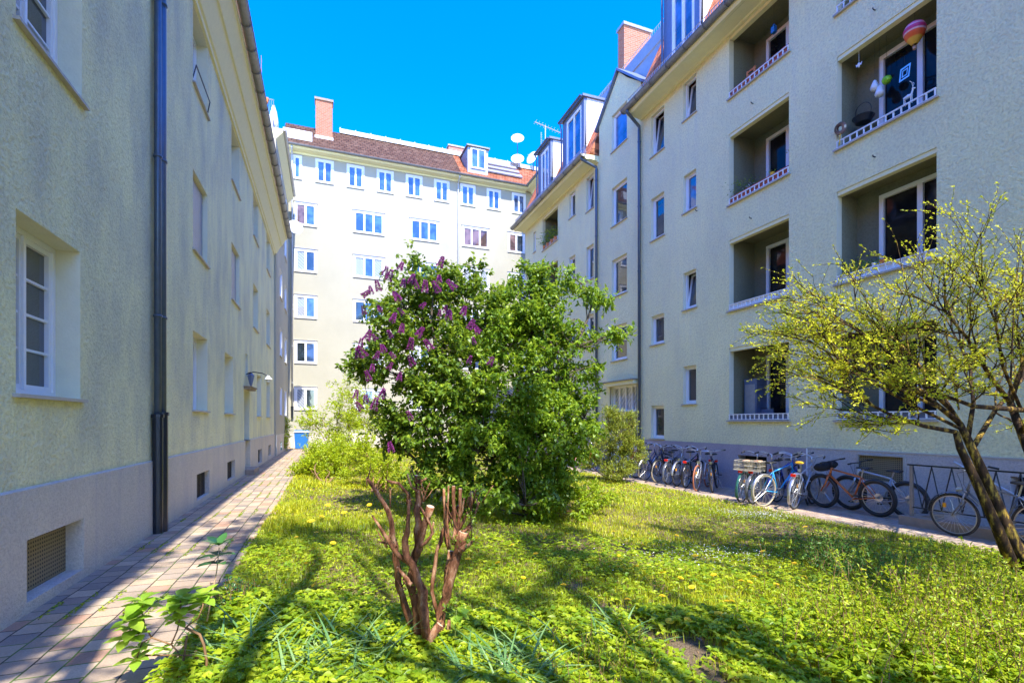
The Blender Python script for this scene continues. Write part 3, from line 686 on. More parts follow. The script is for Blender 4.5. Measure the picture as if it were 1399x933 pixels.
for a, b, c, e, dp in (bw[1], bw[2]):
    g = MB(); g.face([fr.p(a, c, dp), fr.p(b, c, dp), fr.p(b, e, dp), fr.p(a, e, dp)]); bwn = g.build('basement_window', M['dark'], RB); fr.reveal((a, b, c, e, dp), bwn, M['plinthR'], -.02)
    g = MB(); fr.box(g, a, b, (c+e)/2-.02, (c+e)/2+.02, dp-.04, dp-.01); fr.box(g, (a+b)/2-.02, (a+b)/2+.02, c, e, dp-.045, dp-.005); g.build('grille', M['iron'], bwn)
# entrance door with glazed transom and hood
g = MB(); fr.box(g, 15.2, 17.05, GR, 2.0, .18, .25); dr = g.build('door', M['white'], RB)
fr.window(15.25, 17.0, 2.0, 3.0, .2, sashes=4, glass=M['curtain'], sill=False, sw=.03)
fr.reveal((15.2, 17.05, GR, 2.0, .18), dr, M['reveal'])
g = MB(); fr.box(g, 15.32, 16.1, .9, 1.85, .165, .178); fr.box(g, 16.15, 16.93, .9, 1.85, .165, .178); g.build('door_glass', M['glass'], dr)
g = MB(); fr.box(g, 15.1, 17.15, 3.0, 3.14, -.25, .0); g.build('door_hood', M['cornice'], RB)
g = MB(); fr.box(g, 15.05, 17.2, 3.144, 3.18, -.32, .0); g.build('hood_flashing', M['zinc'], RB)
# balconies
def dress(a, b, c, e, kind, ri):
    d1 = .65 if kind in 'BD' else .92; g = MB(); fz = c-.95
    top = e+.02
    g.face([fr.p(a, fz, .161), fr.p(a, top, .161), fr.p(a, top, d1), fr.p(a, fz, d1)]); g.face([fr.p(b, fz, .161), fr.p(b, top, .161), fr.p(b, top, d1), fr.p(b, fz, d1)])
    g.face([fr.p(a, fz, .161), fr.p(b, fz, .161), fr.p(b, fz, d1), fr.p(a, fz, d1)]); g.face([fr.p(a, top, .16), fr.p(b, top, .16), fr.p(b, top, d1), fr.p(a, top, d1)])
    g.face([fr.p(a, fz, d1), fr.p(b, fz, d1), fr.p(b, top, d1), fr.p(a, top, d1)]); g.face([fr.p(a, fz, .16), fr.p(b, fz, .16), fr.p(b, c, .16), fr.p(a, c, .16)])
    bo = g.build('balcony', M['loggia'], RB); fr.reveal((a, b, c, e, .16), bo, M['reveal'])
    g = MB(); fr.box(g, a+.01, b-.01, e-.09, e-.003, .02, .155); g.build('lintel', M['cornice'], bo)
    # door in the rear wall
    u0, u1 = (a+.05, b-.53) if kind in 'BD' else (a+.2, b-.48); z0, z1 = fz+.02, e-.22
    g = MB(); d = d1-.06
    fr.box(g, u0, u0+.09, z0, z1, d-.03, d1-.005); fr.box(g, u1-.09, u1, z0, z1, d-.03, d1-.005); fr.box(g, u0+.09, u1-.09, z1-.09, z1, d-.03, d1-.005)
    fr.box(g, u0+.5, u0+.6, z0, z1-.09, d-.03, d1-.005); g.build('door_frame', M['white'], bo)
    g = MB(); g.face([fr.p(u0, z0, d1-.03), fr.p(u1, z0, d1-.03), fr.p(u1, z1, d1-.03), fr.p(u0, z1, d1-.03)]); g.build('pane', M['darkglass'], bo)
    # parapet coping, sill drip and small white rail
    g = MB(); fr.box(g, a-.05, b+.05, c-.04, c-.003, -.06, .17); g.build('coping', M['sill'], bo)
    h = .17; n = 13; g = MB(); rm = M['white']
    fr.box(g, a+.005, b-.005, c+h-.022, c+h, -.02, .01); fr.box(g, a+.005, b-.005, c+.012, c+.03, -.02, .01)
    for k in range(n+1):
        u = a+.02+(b-a-.04)*k/n; fr.box(g, u-.011, u+.011, c+.03, c+h-.022, -.018, .008)
    g.build('railing', rm, bo)
    if kind == 'A' and ri < 2:
        g = MB(); fr.box(g, a+.03, b-.03, c, c+h+.05, .02, .07); g.build('planter_panel', M['redrail'], bo)
    if (kind == 'B' and ri == 2) or (kind == 'A' and ri == 2):
        g = MB(); fr.box(g, a+.01, b-.01, c, c+h-.01, .012, .03); g.build('weather_panel', M['white'], bo)
    if (kind in 'AB' and ri == 3):
        g = MB(); fr.box(g, a+.01, b-.01, c, c+h-.03, .03, .05); g.build('dark_panel', M['slate'], bo)
    if kind == 'C':
        g = MB(); fr.box(g, a+.03, b-.03, c, c+h, .02, .05); g.build('planter_panel', M['redrail'], bo)
for L_ in (balA, balB, balC, balD):
    for ri, bb in enumerate(L_): dress(*bb, ri)
# cornice, gutter, downpipes
for (y0, y1) in ((Y0R, 14.95), (17.92, 26.15)):
    g = MB(); extr(g, [(XR, 12.34), (XR-.06, 12.34), (XR-.09, 12.38), (XR-.45, 12.40), (XR-.5, 12.37), (XR-.58, 12.37), (XR-.64, 12.44), (XR-.64, 12.56), (XR+.3, 12.6), (XR+.3, 12.41)], y0, y1); g.build('cornice', M['cornice'], RB)
    g = MB(); gutter(g, (XR-.72, y0-.0, 12.56), (XR-.72, y1+.05, 12.56), .11, .8); g.build('gutter', M['zinc'], RB, smooth=True)
    g = MB(); extr(g, [(XR-.42, 12.62), (XR+.95, 15.55), (XR+.95, 15.5), (XR+1.0, 12.62)], y0, y1); g.build('roof', M['tileO'], RB)
    g = MB()
    y = max(y0, 4)+.1
    while y < y1:
        g.tube([(XR-.55, y, 12.62), (XR-.55, y, 13.0)], .012, 4); y += .085
    for z in (12.66, 12.99): g.tube([(XR-.55, max(y0, 4), z), (XR-.55, y1, z)], .014, 4)
    g.build('snow_guard', M['metalroof'], RB)
g = MB(); extr(g, [(XR+.9, 12.6), (XR+.9, 15.5), (XR+.86, 15.52), (XR+.86, 16.0), (XR+2.0, 16.6), (XR+8, 16.6), (XR+8, 12.6)], Y0R, 25.95); g.build('upper_roof', M['metalroof'], RB)
g = MB(); y = 10
while y < 26: g.tube([(XR+.98, y, 16.0), (XR+.98, y, 16.32)], .010, 4); y += .12
for z in (16.06, 16.3): g.tube([(XR+.98, 10, z), (XR+.98, 26, z)], .014, 4)
g.build('upper_snow_guard', M['ltpipe'], RB)
g = MB(); g.box((XR+.005, 25.9, -.4), (XR+8, 25.995, 12.6)); g.box((XR+.005, Y0R, -.4), (XR+8, Y0R+.1, 12.6)); g.box((XR+7.9, Y0R+.1, -.4), (XR+8, 25.9, 12.6)); g.build('end_wall', M['right'], RB)
for (a, b, zt) in ((11.83, 13.5, 15.85), (18.9, 20.95, 15.6), (22.3, 23.85, 15.6)):
    x0 = XR-.12
    g = MB(); g.hexa([(x0, a, 12.9), (XR+2, a, 12.9), (XR+2, b, 12.9), (x0, b, 12.9), (x0+.12, a, zt), (XR+2, a, zt), (XR+2, b, zt), (x0+.12, b, zt)]); dm = g.build('dormer', M['white'], RB)
    g = MB(); g.hexa([(x0-.12, a-.08, zt+.003), (XR+2.2, a-.08, zt+.05), (XR+2.2, b+.08, zt+.05), (x0-.12, b+.08, zt+.003), (x0-.12, a-.08, zt+.1), (XR+2.2, a-.08, zt+.15), (XR+2.2, b+.08, zt+.15), (x0-.12, b+.08, zt+.1)]); g.build('dormer_roof', M['slate'], dm)
    g = MB()
    g.box((x0-.03, a, 12.9), (x0+.1, a+.22, zt)); g.box((x0-.03, b-.42, 12.9), (x0+.1, b, zt)); g.box((x0-.03, a+.22, zt-.2), (x0+.1, b-.42, zt)); g.build('dormer_cladding', M['slate'], dm)
    ff = Fac((x0-.0, 0, 0), (0, 1, 0), (-1, 0, 0), RB)
    ff.window(a+.22, b-.42, 13.15, zt-.2, .03, sashes=2, glass=M['glassSky'], sill=False, sw=.06)
    g = MB(); gutter(g, (x0-.2, a-.05, zt+.03), (x0-.2, b+.08, zt+.03), .05, .9); g.tube([(x0-.2, b+.0, zt), (x0-.12, b-.02, zt-.3), (x0-.1, b-.02, 12.95)], .035, 6); g.build('dormer_gutter', M['bluezinc'], dm)
g = MB(); g.box((12.5, 19.1, 15), (13.95, 19.6, 19.45)); ch = g.build('chimney', M['brick'], RB)
g = MB(); g.box((12.44, 19.04, 19.452), (14.0, 19.66, 19.58)); g.build('chimney_cap', M['metalroof'], ch)
pipe(RB, XR-.09, 14.95, GR, 12.0, (XR-.72, 14.75, 12.5), M['bluezinc'], .055, lower=.9)
pipe(RB, XR-.09, 17.95, GR, 12.0, (XR-.72, 18.05, 12.5), M['bluezinc'], .055)
for (y, z) in ((10.0, 9.98), (10.05, 6.98), (6.9, 10.02), (6.9, 7.02), (10.1, 4.0), (12.1, 8.0)):
    g = MB(); g.tube([fr.p(y, z, 0), fr.p(y, z, -.06), fr.p(y, z+.03, -.08)], .012, 5); g.build('wall_hook', M['iron'], RB)
# ================================================================== satellite dishes, antenna, lamp etc.
def dish(c, r, facing, label, mast_to=None, wallarm=None):
    c = Vector(c); o = thing('satellite_dish', label, 'satellite dish', c, 'white satellite dishes')
    A = Vector(facing).normalized(); g = MB()
    g.lathe(c, [(0.001, 0), (r*.3, .012), (r*.6, .045), (r*.85, .09), (r, .13), (r*.99, .12), (r*.84, .078), (r*.6, .035), (.001, -.012)], 24, ax=A); g.build('reflector', M['white'], o, smooth=True)
    g = MB(); tip = c+A*r*1.1+Vector((0, 0, -.1)); g.tube([c+A*.1+Vector((0, 0, -r*.95)), tip], .012, 5); g.tube([tip-A*.06, tip+A*.04], .035, 8); g.build('feed_arm', M['ltpipe'], o)
    if mast_to is not None:
        g = MB(); q = c-A*.1; g.tube([q, (q.x, q.y, mast_to)], .03, 6); g.build('mast', M['bluezinc'], o)
    if wallarm is not None:
        g = MB(); g.tube([c-A*.02, c-A*.1+Vector((0, 0, -.25)), Vector(wallarm)], .02, 6); g.build('wall_arm', M['ltpipe'], o)
    return o
Yd = 36.0
sf = (-.35, -.9, .45)
dish(atY(707, 191, Yd), .5, sf, 'round white satellite dish at the top of the roof-ridge mast', 21)
dish(atY(707, 219, Yd-.2), .5, sf, 'round white satellite dish mounted low on the roof-ridge mast', 21)
dish(atY(728, 217, Yd), .52, (-.85, -.5, .25), 'narrow-looking white satellite dish turned aside, nearest the right wing', 21)
p_ = atY(403, 312, 28.6); dish(p_, .38, (.3, -.95, .2), 'white satellite dish on the wall at the end of the left house', None, (XW, p_.y+.25, p_.z-.4))
c = atY(745, 205, 35.5); an = thing('roof_antenna', 'spindly aluminium television aerial mast above the right wing', 'antenna', (c.x, c.y, 18.5))
g = MB(); g.tube([(c.x, c.y, 18.5), (c.x, c.y, c.z+1.9)], .035, 6)
zt = c.z+1.75; g.tube([(c.x-.9, c.y, zt+.25), (c.x+1.3, c.y, zt-.15)], .03, 5)
g.build('mast', M['ltpipe'], an)
g = MB()
for k in range(9):
    x = c.x-.85+k*.26; z = zt+.25-.4*(k*.26/2.2); g.tube([(x, c.y-.25, z), (x, c.y+.25, z)], .018, 4)
for k in range(6):
    z = c.z+1.2-k*.18; g.tube([(c.x-.35, c.y-.2, z), (c.x-.32, c.y+.2, z)], .008, 4)
g.tube([(c.x-.35, c.y, c.z+1.3), (c.x-.35, c.y, c.z+.2)], .022, 4); g.tube([(c.x-.35, c.y, c.z+.7), (c.x, c.y, c.z+.7)], .012, 4)
g.build('elements', M['ltpipe'], an)
c = Vector((XL, 17.4, 3.1)); lp = thing('wall_lamp', 'small white lamp on a curved arm above the doorway of the left house', 'lamp', c)
g = MB(); g.tube([c, c+Vector((.2, 0, .08)), c+Vector((.45, 0, .05)), c+Vector((.6, 0, -.03))], .016, 6); g.build('arm', M['iron'], lp)
g = MB(); g.lathe(c+Vector((.62, 0, -.02)), [(.03, .0), (.05, -.04), (.13, -.12), (.12, -.13), (.02, -.06)], 12); g.build('lamp_shade', M['white'], lp)
g = MB(); g.lathe(c+Vector((.62, 0, -.14)), [(.03, .02), (.05, -.02), (.05, -.06), (.01, -.1)], 10); g.build('bulb', M['potwhite'], lp)
c = Vector((XL, 17.47, 2.82)); lh = thing('door_lantern', 'dark conical lantern fixed just over the door hood', 'lantern', c)
g = MB(); g.lathe(c+Vector((.12, 0, .25)), [(.01, .1), (.11, 0), (.04, -.3), (.01, -.32)], 6); g.build('lantern_body', M['slate'], lh); g = MB(); g.tube([c+Vector((.0, 0, .3)), c+Vector((.12, 0, .36))], .012, 5); g.build('bracket', M['iron'], lh)
# parasol, planter, pole on the terrace
c = Vector((-2.75, 30.0, 17.4)); ps = thing('closed_parasol', 'folded white parasol on the roof terrace of the far left wing', 'parasol', c)
g = MB(); g.lathe(c, [(.03, .2), (.26, .25), (.24, .7), (.16, 1.2), (.05, 1.55)], 9); g.build('canopy', M['potwhite'], ps, smooth=True); g = MB(); g.tube([c, c+Vector((0, 0, 1.6))], .025, 6); g.build('pole', M['ltpipe'], ps)
c = Vector((-3.05, 28.1, 17.9)); pl = thing('flower_box', 'orange flower box hung on the roof terrace rail', 'flower box', c)
g = MB(); g.hexa([c+Vector(q) for q in ((-.2, -.1, 0), (.2, -.1, 0), (.2, .08, 0), (-.2, .08, 0), (-.25, -.14, .22), (.25, -.14, .22), (.25, .1, .22), (-.25, .1, .22))]); g.build('box', M['potorange'], pl)
c = Vector((-3.3, 29.5, 15.6)); g = MB(); g.tube([c, c+Vector((0, 0, 5.6))], [.03, .012], 5); tag(g.build('lightning_rod', M['redrail'], None, top=c), 'thin reddish rod standing behind the roof terrace', 'rod')
# blue bin
c = Vector((-1.55, 32.6, .0)); bn = thing('waste_bin', 'blue wheeled waste bin at the far end of the paved path', 'bin', c)
g = MB(); g.hexa([c+Vector(q) for q in ((-.25, -.3, .05), (.45, -.3, .05), (.45, .3, .05), (-.25, .3, .05), (-.3, -.36, 1.0), (.5, -.36, 1.0), (.5, .36, 1.0), (-.3, .36, 1.0))]); g.build('body', M['bin'], bn)
g = MB(); g.hexa([c+Vector(q) for q in ((-.33, -.4, 1.004), (.53, -.4, 1.004), (.53, .4, 1.004), (-.33, .4, 1.004), (-.3, -.36, 1.08), (.5, -.36, 1.08), (.5, .36, 1.14), (-.3, .36, 1.14))]); g.build('lid', M['bin'], bn)
for x in (-.2, .4):
    g = MB(); g.torus(c+Vector((x, .25, .1)), .07, .03, (1, 0, 0), 12, 6); g.build('wheel', M['black'], bn)
# ================================================================== railing on kerb
KX = 9.68
rl = thing('stair_railing', 'black iron railing with zigzag bars on a low concrete kerb by the cellar stairs', 'railing', (KX, 4, GR))
g = MB(); g.box((KX-.12, -1, GR-.02), (KX+.1, 5.88, -.05)); g.box((KX+.1, 5.68, GR-.02), (XR-.03, 5.878, -.052)); g.build('kerb', M['concrete'], rl)
g = MB(); g.box((KX-.02, -1, .84), (KX+.02, 5.8, .865)); g.box((KX-.012, -1, .1), (KX+.012, 5.74, .12)); g.build('rails', M['iron'], rl)
g = MB(); y = 5.66; up = True; prev = None
zz = []
y = 5.72; k = 0
while y > -.9:
    zz.append((KX, y, .84 if k % 2 == 0 else .12)); y -= .145; k += 1
for a, b in zip(zz, zz[1:]): g.tube([a, b], .011, 4)
g.build('zigzag_bars', M['iron'], rl)
for yy in (5.74, 3.4, 1.2):
    g = MB(); g.box((KX-.022, yy-.022, -.05), (KX+.022, yy+.022, .84)); g.build('post', M['concrete'] if yy > 5 else M['iron'], rl)
hr = MB(); hr.tube([(XR-.08, 5.5, .9), (XR-.08, 4.0, .05)], .018, 6); hr.tube([(XR, 5.5, .87), (XR-.08, 5.5, .9)], .01, 5); hr.build('handrail', M['ltpipe'], rl)
# ================================================================== BICYCLES
def paint(name, col): return plain(name, col, .28, .1, var=.05)
PM = {k: paint('bike_paint_'+k, v) for k, v in dict(navy=(.02, .05, .14), black=(.015, .015, .017), blue=(.03, .30, .62), silver=(.45, .47, .5), orange=(.50, .14, .03), red=(.5, .03, .02), grey=(.12, .13, .15), cobalt=(.03, .05, .35), brown=(.16, .07, .03), green=(.03, .12, .09)).items()}
M['orangetyre'] = plain('gum_tyre', (.38, .13, .06), .7)
M['paletyre'] = plain('cream_tyre', (.42, .36, .24), .7)
M['redlight'] = plain('red_reflector', (.65, .02, .01), .25)
M['yreflect'] = plain('amber_reflector', (.8, .35, .02), .3)
M['saddle'] = plain('black_saddle', (.02, .02, .02), .5)
M['saddley'] = plain('yellow_saddle', (.75, .42, .02), .6)
M['saddlet'] = plain('tan_saddle', (.55, .32, .18), .6)
M['basket'] = plain('wire_basket', (.50, .45, .33), .5, .3)
M['bagblack'] = plain('black_fabric_bag', (.012, .012, .014), .9, bump=.5, bscale=30)
M['tyre'] = plain('tyre_rubber', (.03, .03, .03), .8)
def bicycle(label, style='city', color='navy', tyre=None, saddle=None, basket=None, scale=1., steer=0, guards=True, rack=True, light=True, bag=False, seat_h=.95):
    rt = thing('bicycle', label, 'bicycle', (0, 0, 0), 'bicycles parked along the right-hand wall')
    fm = PM[color]; fat = style == 'mtb'
    r = .345 if style != 'mtb' else .365; tr = .040 if fat else .019
    wb = 1.12 if fat else 1.04
    RX, FX = -wb*.42, wb*.58
    BBk = Vector((-.02, 0, .29)); ST = Vector((-.2, 0, .74)); HT = Vector((FX-.25, 0, .93 if not fat else .88)); HB = Vector((FX-.19, 0, .74 if not fat else .72))
    g = MB(); tr_ = .019 if fat else .015
    g.tube([BBk, ST], tr_, 7); g.tube([HT, HB], tr_*1.25, 8)
    if style == 'step':
        g.tube([BBk, BBk.lerp(HB, .5)+Vector((0, 0, -.05)), HB], tr_*1.2, 7); g.tube([BBk.lerp(ST, .55), (BBk.lerp(ST, .5)+HT)*.5+Vector((0, 0, -.12)), HT.lerp(HB, .4)], tr_*.9, 7)
    else:
        g.tube([BBk, HB], tr_*1.2, 7); g.tube([ST+Vector((0, 0, .0)), HT.lerp(HB, .2)], tr_, 7)
    for y in (-.055, .055):
        g.tube([BBk, Vector((BBk.x-.08, y, .30)), Vector((RX, y, r))], .009, 5); g.tube([ST, Vector((ST.x-.06, y, ST.z-.1)), Vector((RX, y, r))], .008, 5)
    g.tube([BBk-Vector((0, .04, 0)), BBk+Vector((0, .04, 0))], .026, 8)
    g.build('frame', fm, rt, smooth=True)
    sa = Matrix.Translation(HT) @ Matrix.Rotation(steer, 4, (HB-HT).normalized()) @ Matrix.Translation(-HT)
    def st(p): return sa @ Vector(p)
    g = MB()
    for y in (-.055, .055): g.tube([st(HB+Vector((.01, y*.8, -.02))), st((HB.x+.06, y, .55)), st((FX, y, r))], [.014, .012, .009] if not fat else [.02, .018, .014], 6)
    g.tube([st(HB+Vector((0, -.05, 0))), st(HB+Vector((0, .05, 0)))], .016, 6); g.build('fork', fm if style != 'mtb' or color == 'orange' else M['alu'], rt, smooth=True)
    def wheel(cx, steerit):
        T = st if steerit else (lambda p: Vector(p))
        ax = (sa.to_3x3() @ Vector((0, 1, 0))) if steerit else Vector((0, 1, 0))
        c = T((cx, 0, r)); g = MB()
        def ring(R_, rr, m, n=40, flat=1):
            i0 = len(g.v); B = (sa.to_3x3() @ Vector((1, 0, 0))) if steerit else Vector((1, 0, 0)); Cc = ax.cross(B)
            for j in range(n):
                an_ = 2*math.pi*j/n; rd = B*math.cos(an_)+Cc*math.sin(an_)
                for q in range(m):
                    bn = 2*math.pi*q/m; g.v.append(tuple(c+rd*(R_+rr*math.cos(bn))+ax*(rr*flat*math.sin(bn))))
            for j in range(n):
                j2 = (j+1) % n
                for q in range(m): g.f.append((i0+j*m+q, i0+j*m+(q+1) % m, i0+j2*m+(q+1) % m, i0+j2*m+q))
        ring(r-tr*2-.006, .009, 5, flat=1.3)
        g.tube([c-ax*.05, c+ax*.05], .018, 8); g.tube([c-ax*.04, c-ax*.036], .03, 8); g.tube([c+ax*.036, c+ax*.04], .03, 8)
        w = g.build('wheel', M['alu'], rt)
        g = MB(); B = (sa.to_3x3() @ Vector((1, 0, 0))) if steerit else Vector((1, 0, 0)); Cc = ax.cross(B)
        for j in range(28):
            an_ = 2*math.pi*j/28; rd = B*math.cos(an_)+Cc*math.sin(an_); a2 = an_+.5*(1 if j % 2 else -1); r2 = B*math.cos(a2)+Cc*math.sin(a2)
            g.tube([c+ax*(.03 if j % 2 else -.03)+r2*.022, c+rd*(r-tr*2-.01)], .0022, 3, False)
        g.build('spokes', M['chrome'], w)
        g = MB(); ring(r-tr, tr, 8, flat=1.0); g.build('tyre', tyre or M['tyre'], w, smooth=True)
        if fat:
            g = MB(); g.lathe(c+ax*-.045, [(.025, 0), (.08, 0), (.08, .003), (.025, .003)], 20, ax=ax); g.build('brake_disc', M['chrome'], w)
    wheel(RX, False); wheel(FX, True)
    if guards:
        for cx, a0, a1, sti in ((RX, R(35), R(215), False), (FX, R(0), R(150), True)):
            g = MB(); n = 16
            pts = []
            for j in range(n+1):
                an_ = a0+(a1-a0)*j/n; T = st if sti else (lambda p: Vector(p)); q = []
                for y, dr_ in ((-.028, 0), (-.015, .012), (.015, .012), (.028, 0)): q.append(T((cx+math.cos(an_)*(r+.012+dr_), y, r+math.sin(an_)*(r+.012+dr_))))
                pts.append(q)
            for j in range(n):
                for q in range(3): g.face([pts[j][q], pts[j][q+1], pts[j+1][q+1], pts[j+1][q]])
            e = pts[0] if sti is False else pts[-1]; e2 = pts[-1] if sti is False else pts[0]
            T = st if sti else (lambda p: Vector(p))
            g.tube([e2[0], T((cx, -.05, r))], .003, 4); g.tube([e2[3], T((cx, .05, r))], .003, 4)
            g.build('mudguard', M['alu'] if color in ('silver', 'blue', 'navy') else fm, rt)
    if rack:
        g = MB(); z = .745
        for y in (-.05, .05): g.tube([(ST.x-.02, y, z), (RX-.18, y, z)], .006, 5); g.tube([(RX-.1, y, z), (RX, y*1.2, r)], .005, 4); g.tube([(RX+.06, y, z), (RX, y*1.2, r)], .005, 4)
        for k in range(5): x = ST.x-.06-k*.08; g.tube([(x, -.05, z), (x, .05, z)], .005, 4)
        g.build('luggage_rack', M['alu'], rt)
    if light:
        g = MB(); g.box((RX-.215, -.045, .70), (RX-.18, .045, .76)); g.build('tail_light', M['redlight'], rt)
        g = MB(); c = st((HB.x+.1, 0, HB.z+.02)); g.lathe(c, [(.02, -.04), (.035, 0), (.038, .03), (.001, .034)], 10, ax=(1, 0, 0)); g.build('headlight', M['chrome'], rt)
        for cx in (RX, FX):
            T = st if cx == FX else (lambda p: Vector(p)); g = MB()
            p0 = T((cx+.12, .012, r+.14)); g.hexa([p0+Vector(q) for q in ((-.02, -.01, -.035), (.02, -.01, -.035), (.02, .01, -.035), (-.02, .01, -.035), (-.02, -.01, .035), (.02, -.01, .035), (.02, .01, .035), (-.02, .01, .035))]); g.build('wheel_reflector', M['yreflect'], rt)
    # saddle
    sh = seat_h; sx_ = ST.x-.05
    g = MB(); g.tube([ST, (sx_, 0, sh-.03)], .0125, 6); g.build('seat_post', M['alu'], rt)
    g = MB(); secs = [(-.13, .075, .03), (-.10, .085, .042), (-.02, .06, .04), (.06, .03, .035), (.13, .02, .026)]
    pr = []
    for x, w, h in secs: pr.append([Vector((sx_+x, w*math.cos(a_), sh-.01+h*math.sin(a_)*(.8 if math.sin(a_) > 0 else .5))) for a_ in [2*math.pi*q/10 for q in range(10)]])
    for A_, B_ in zip(pr, pr[1:]):
        for q in range(10): g.face([A_[q], A_[(q+1) % 10], B_[(q+1) % 10], B_[q]])
    g.face(pr[0][::-1]); g.face(pr[-1]); g.build('saddle', saddle or M['saddle'], rt, smooth=True)
    # handlebar
    hz = HT.z+.12; hx = HT.x-.02
    g = MB(); g.tube([st(HT), st((hx, 0, hz))], .014, 6)
    if fat or style == 'straight':
        g.tube([st((hx+.05, 0, hz)), st((hx+.05, .1, hz+.01)), st((hx+.0, .33, hz+.03))], .011, 6); g.tube([st((hx+.05, 0, hz)), st((hx+.05, -.1, hz+.01)), st((hx, -.33, hz+.03))], .011, 6); g.tube([st((hx, 0, hz)), st((hx+.05, 0, hz))], .015, 6)
        ends = [(hx, .33, hz+.03), (hx, -.33, hz+.03)]; dirs = [(-.02, .12, .0), (-.02, -.12, .0)]
        ends = [(hx+.01, .24, hz+.025), (hx+.01, -.24, hz+.025)]
    else:
        for s_ in (1, -1): g.tube([st((hx+.06, 0, hz)), st((hx+.08, .08*s_, hz+.03)), st((hx+.05, .2*s_, hz+.07)), st((hx-.08, .27*s_, hz+.06)), st((hx-.18, .29*s_, hz+.03))], .011, 6)
        g.tube([st((hx, 0, hz)), st((hx+.06, 0, hz))], .014, 6)
        ends = [(hx-.06, .268*s_, hz+.06) for s_ in (1, -1)]; dirs = [(-.13, .025*s_, -.03) for s_ in (1, -1)]
    hb = g.build('handlebar', M['chrome'] if not fat else M['saddle'], rt, smooth=True)
    for e, d in zip(ends, dirs):
        g = MB(); g.tube([st(e), st(Vector(e)+Vector(d))], .017, 7); g.build('grip', M['saddle'], hb)
    # cables
    g = MB(); g.tube([st((hx+.05, .12, hz+.02)), st((hx+.16, .08, hz-.02)), st((hx+.15, .02, hz-.16)), st((HB.x+.02, .03, HB.z-.05))], .003, 4); g.tube([st((hx+.05, -.12, hz+.02)), st((hx+.14, -.05, hz)), st((hx+.12, .0, hz-.2)), (HB.x, -.02, HB.z)], .003, 4); g.build('cables', M['saddle'], hb)
    # crank
    g = MB(); y = -.055
    g.lathe(BBk+Vector((0, y-.01, 0)), [(.06, 0), (.095, 0), (.095, .004), (.06, .004)], 24, ax=(0, 1, 0))
    for a_ in range(5): q = 2*math.pi*a_/5; g.tube([BBk+Vector((0, y, 0)), BBk+Vector((.08*math.cos(q), y-.006, .08*math.sin(q)))], .006, 4)
    an_ = R(35); e1 = BBk+Vector((.17*math.cos(an_), y-.03, -.17*math.sin(an_))); e2 = BBk+Vector((-.17*math.cos(an_), -y+.03, .17*math.sin(an_)))
    g.tube([BBk+Vector((0, y-.02, 0)), e1], .01, 5); g.tube([BBk+Vector((0, -y+.02, 0)), e2], .01, 5)
    g.tube([BBk+Vector((0, y, .093)), (RX, y, r+.035)], .0045, 4); g.tube([BBk+Vector((0, y, -.093)), (RX, y, r-.035)], .0045, 4)
    cr = g.build('crankset', M['alu'], rt)
    for e, s_ in ((e1, -1), (e2, 1)):
        g = MB(); g.box((e.x-.045, e.y+.0 if s_ > 0 else e.y-.09, e.z-.012), (e.x+.045, e.y+.09 if s_ > 0 else e.y, e.z+.012)); g.build('pedal', M['saddle'], cr)
    if not fat:
        g = MB(); g.tube([(RX+.1, .05, .30), (RX+.12, .15, .02)], .008, 5); g.build('kickstand', M['alu'], rt)
    if basket:
        x0, x1, w, z0, z1 = (RX-.22, RX+.16, .15, .755, .96) if basket == 'rear' else (FX-.12, FX+.2, .17, .78, 1.02)
        g = MB()
        for z in (z0, (z0+z1)/2, z1): g.tube([(x0, -w, z), (x1, -w, z), (x1, w, z), (x0, w, z), (x0, -w, z)], .005, 4)
        for k in range(12):
            x = x0+(x1-x0)*k/11
            for y in (-w, w): g.tube([(x, y, z0), (x, y, z1)], .003, 3)
            g.tube([(x, -w, z0), (x, w, z0)], .003, 3)
        for k in range(10):
            y = -w+2*w*k/9
            for x in (x0, x1): g.tube([(x, y, z0), (x, y, z1)], .003, 3)
        g.build('basket', M['basket'] if basket == 'rear' else M['saddle'], rt)
    if bag:
        g = MB(); c0 = st((FX-.13, -.33, .98)); c1 = st((FX-.13, .33, .98)); d = (c1-c0)
        g.tube([st((FX-.12, -.3+.6*k/8, .90+.01*math.sin(k))) for k in range(9)], [.05, .085, .09, .088, .09, .088, .09, .085, .05], 12); g.build('handlebar_bag', M['bagblack'], rt, smooth=True)
    return rt
def place(o, c, az, lean=0, up=0):
    """az: compass of the forward (x) axis from +Y towards +X, degrees; lean: sideways tilt in degrees"""
    o.rotation_euler = (R(lean), 0, R(90-az)); o.location = (c.x, c.y, GR+.006+up)
def bwheel(o, px, py, az, lean, which='R', wb=1.04, k=None):
    """put the near wheel's contact point at the pixel on the path"""
    p = atZ(px, py, GR); d = Vector((math.sin(R(az)), math.cos(R(az)), 0))
    off = wb*.42 if which == 'R' else -wb*.58
    place(o, p+d*off, az, lean)
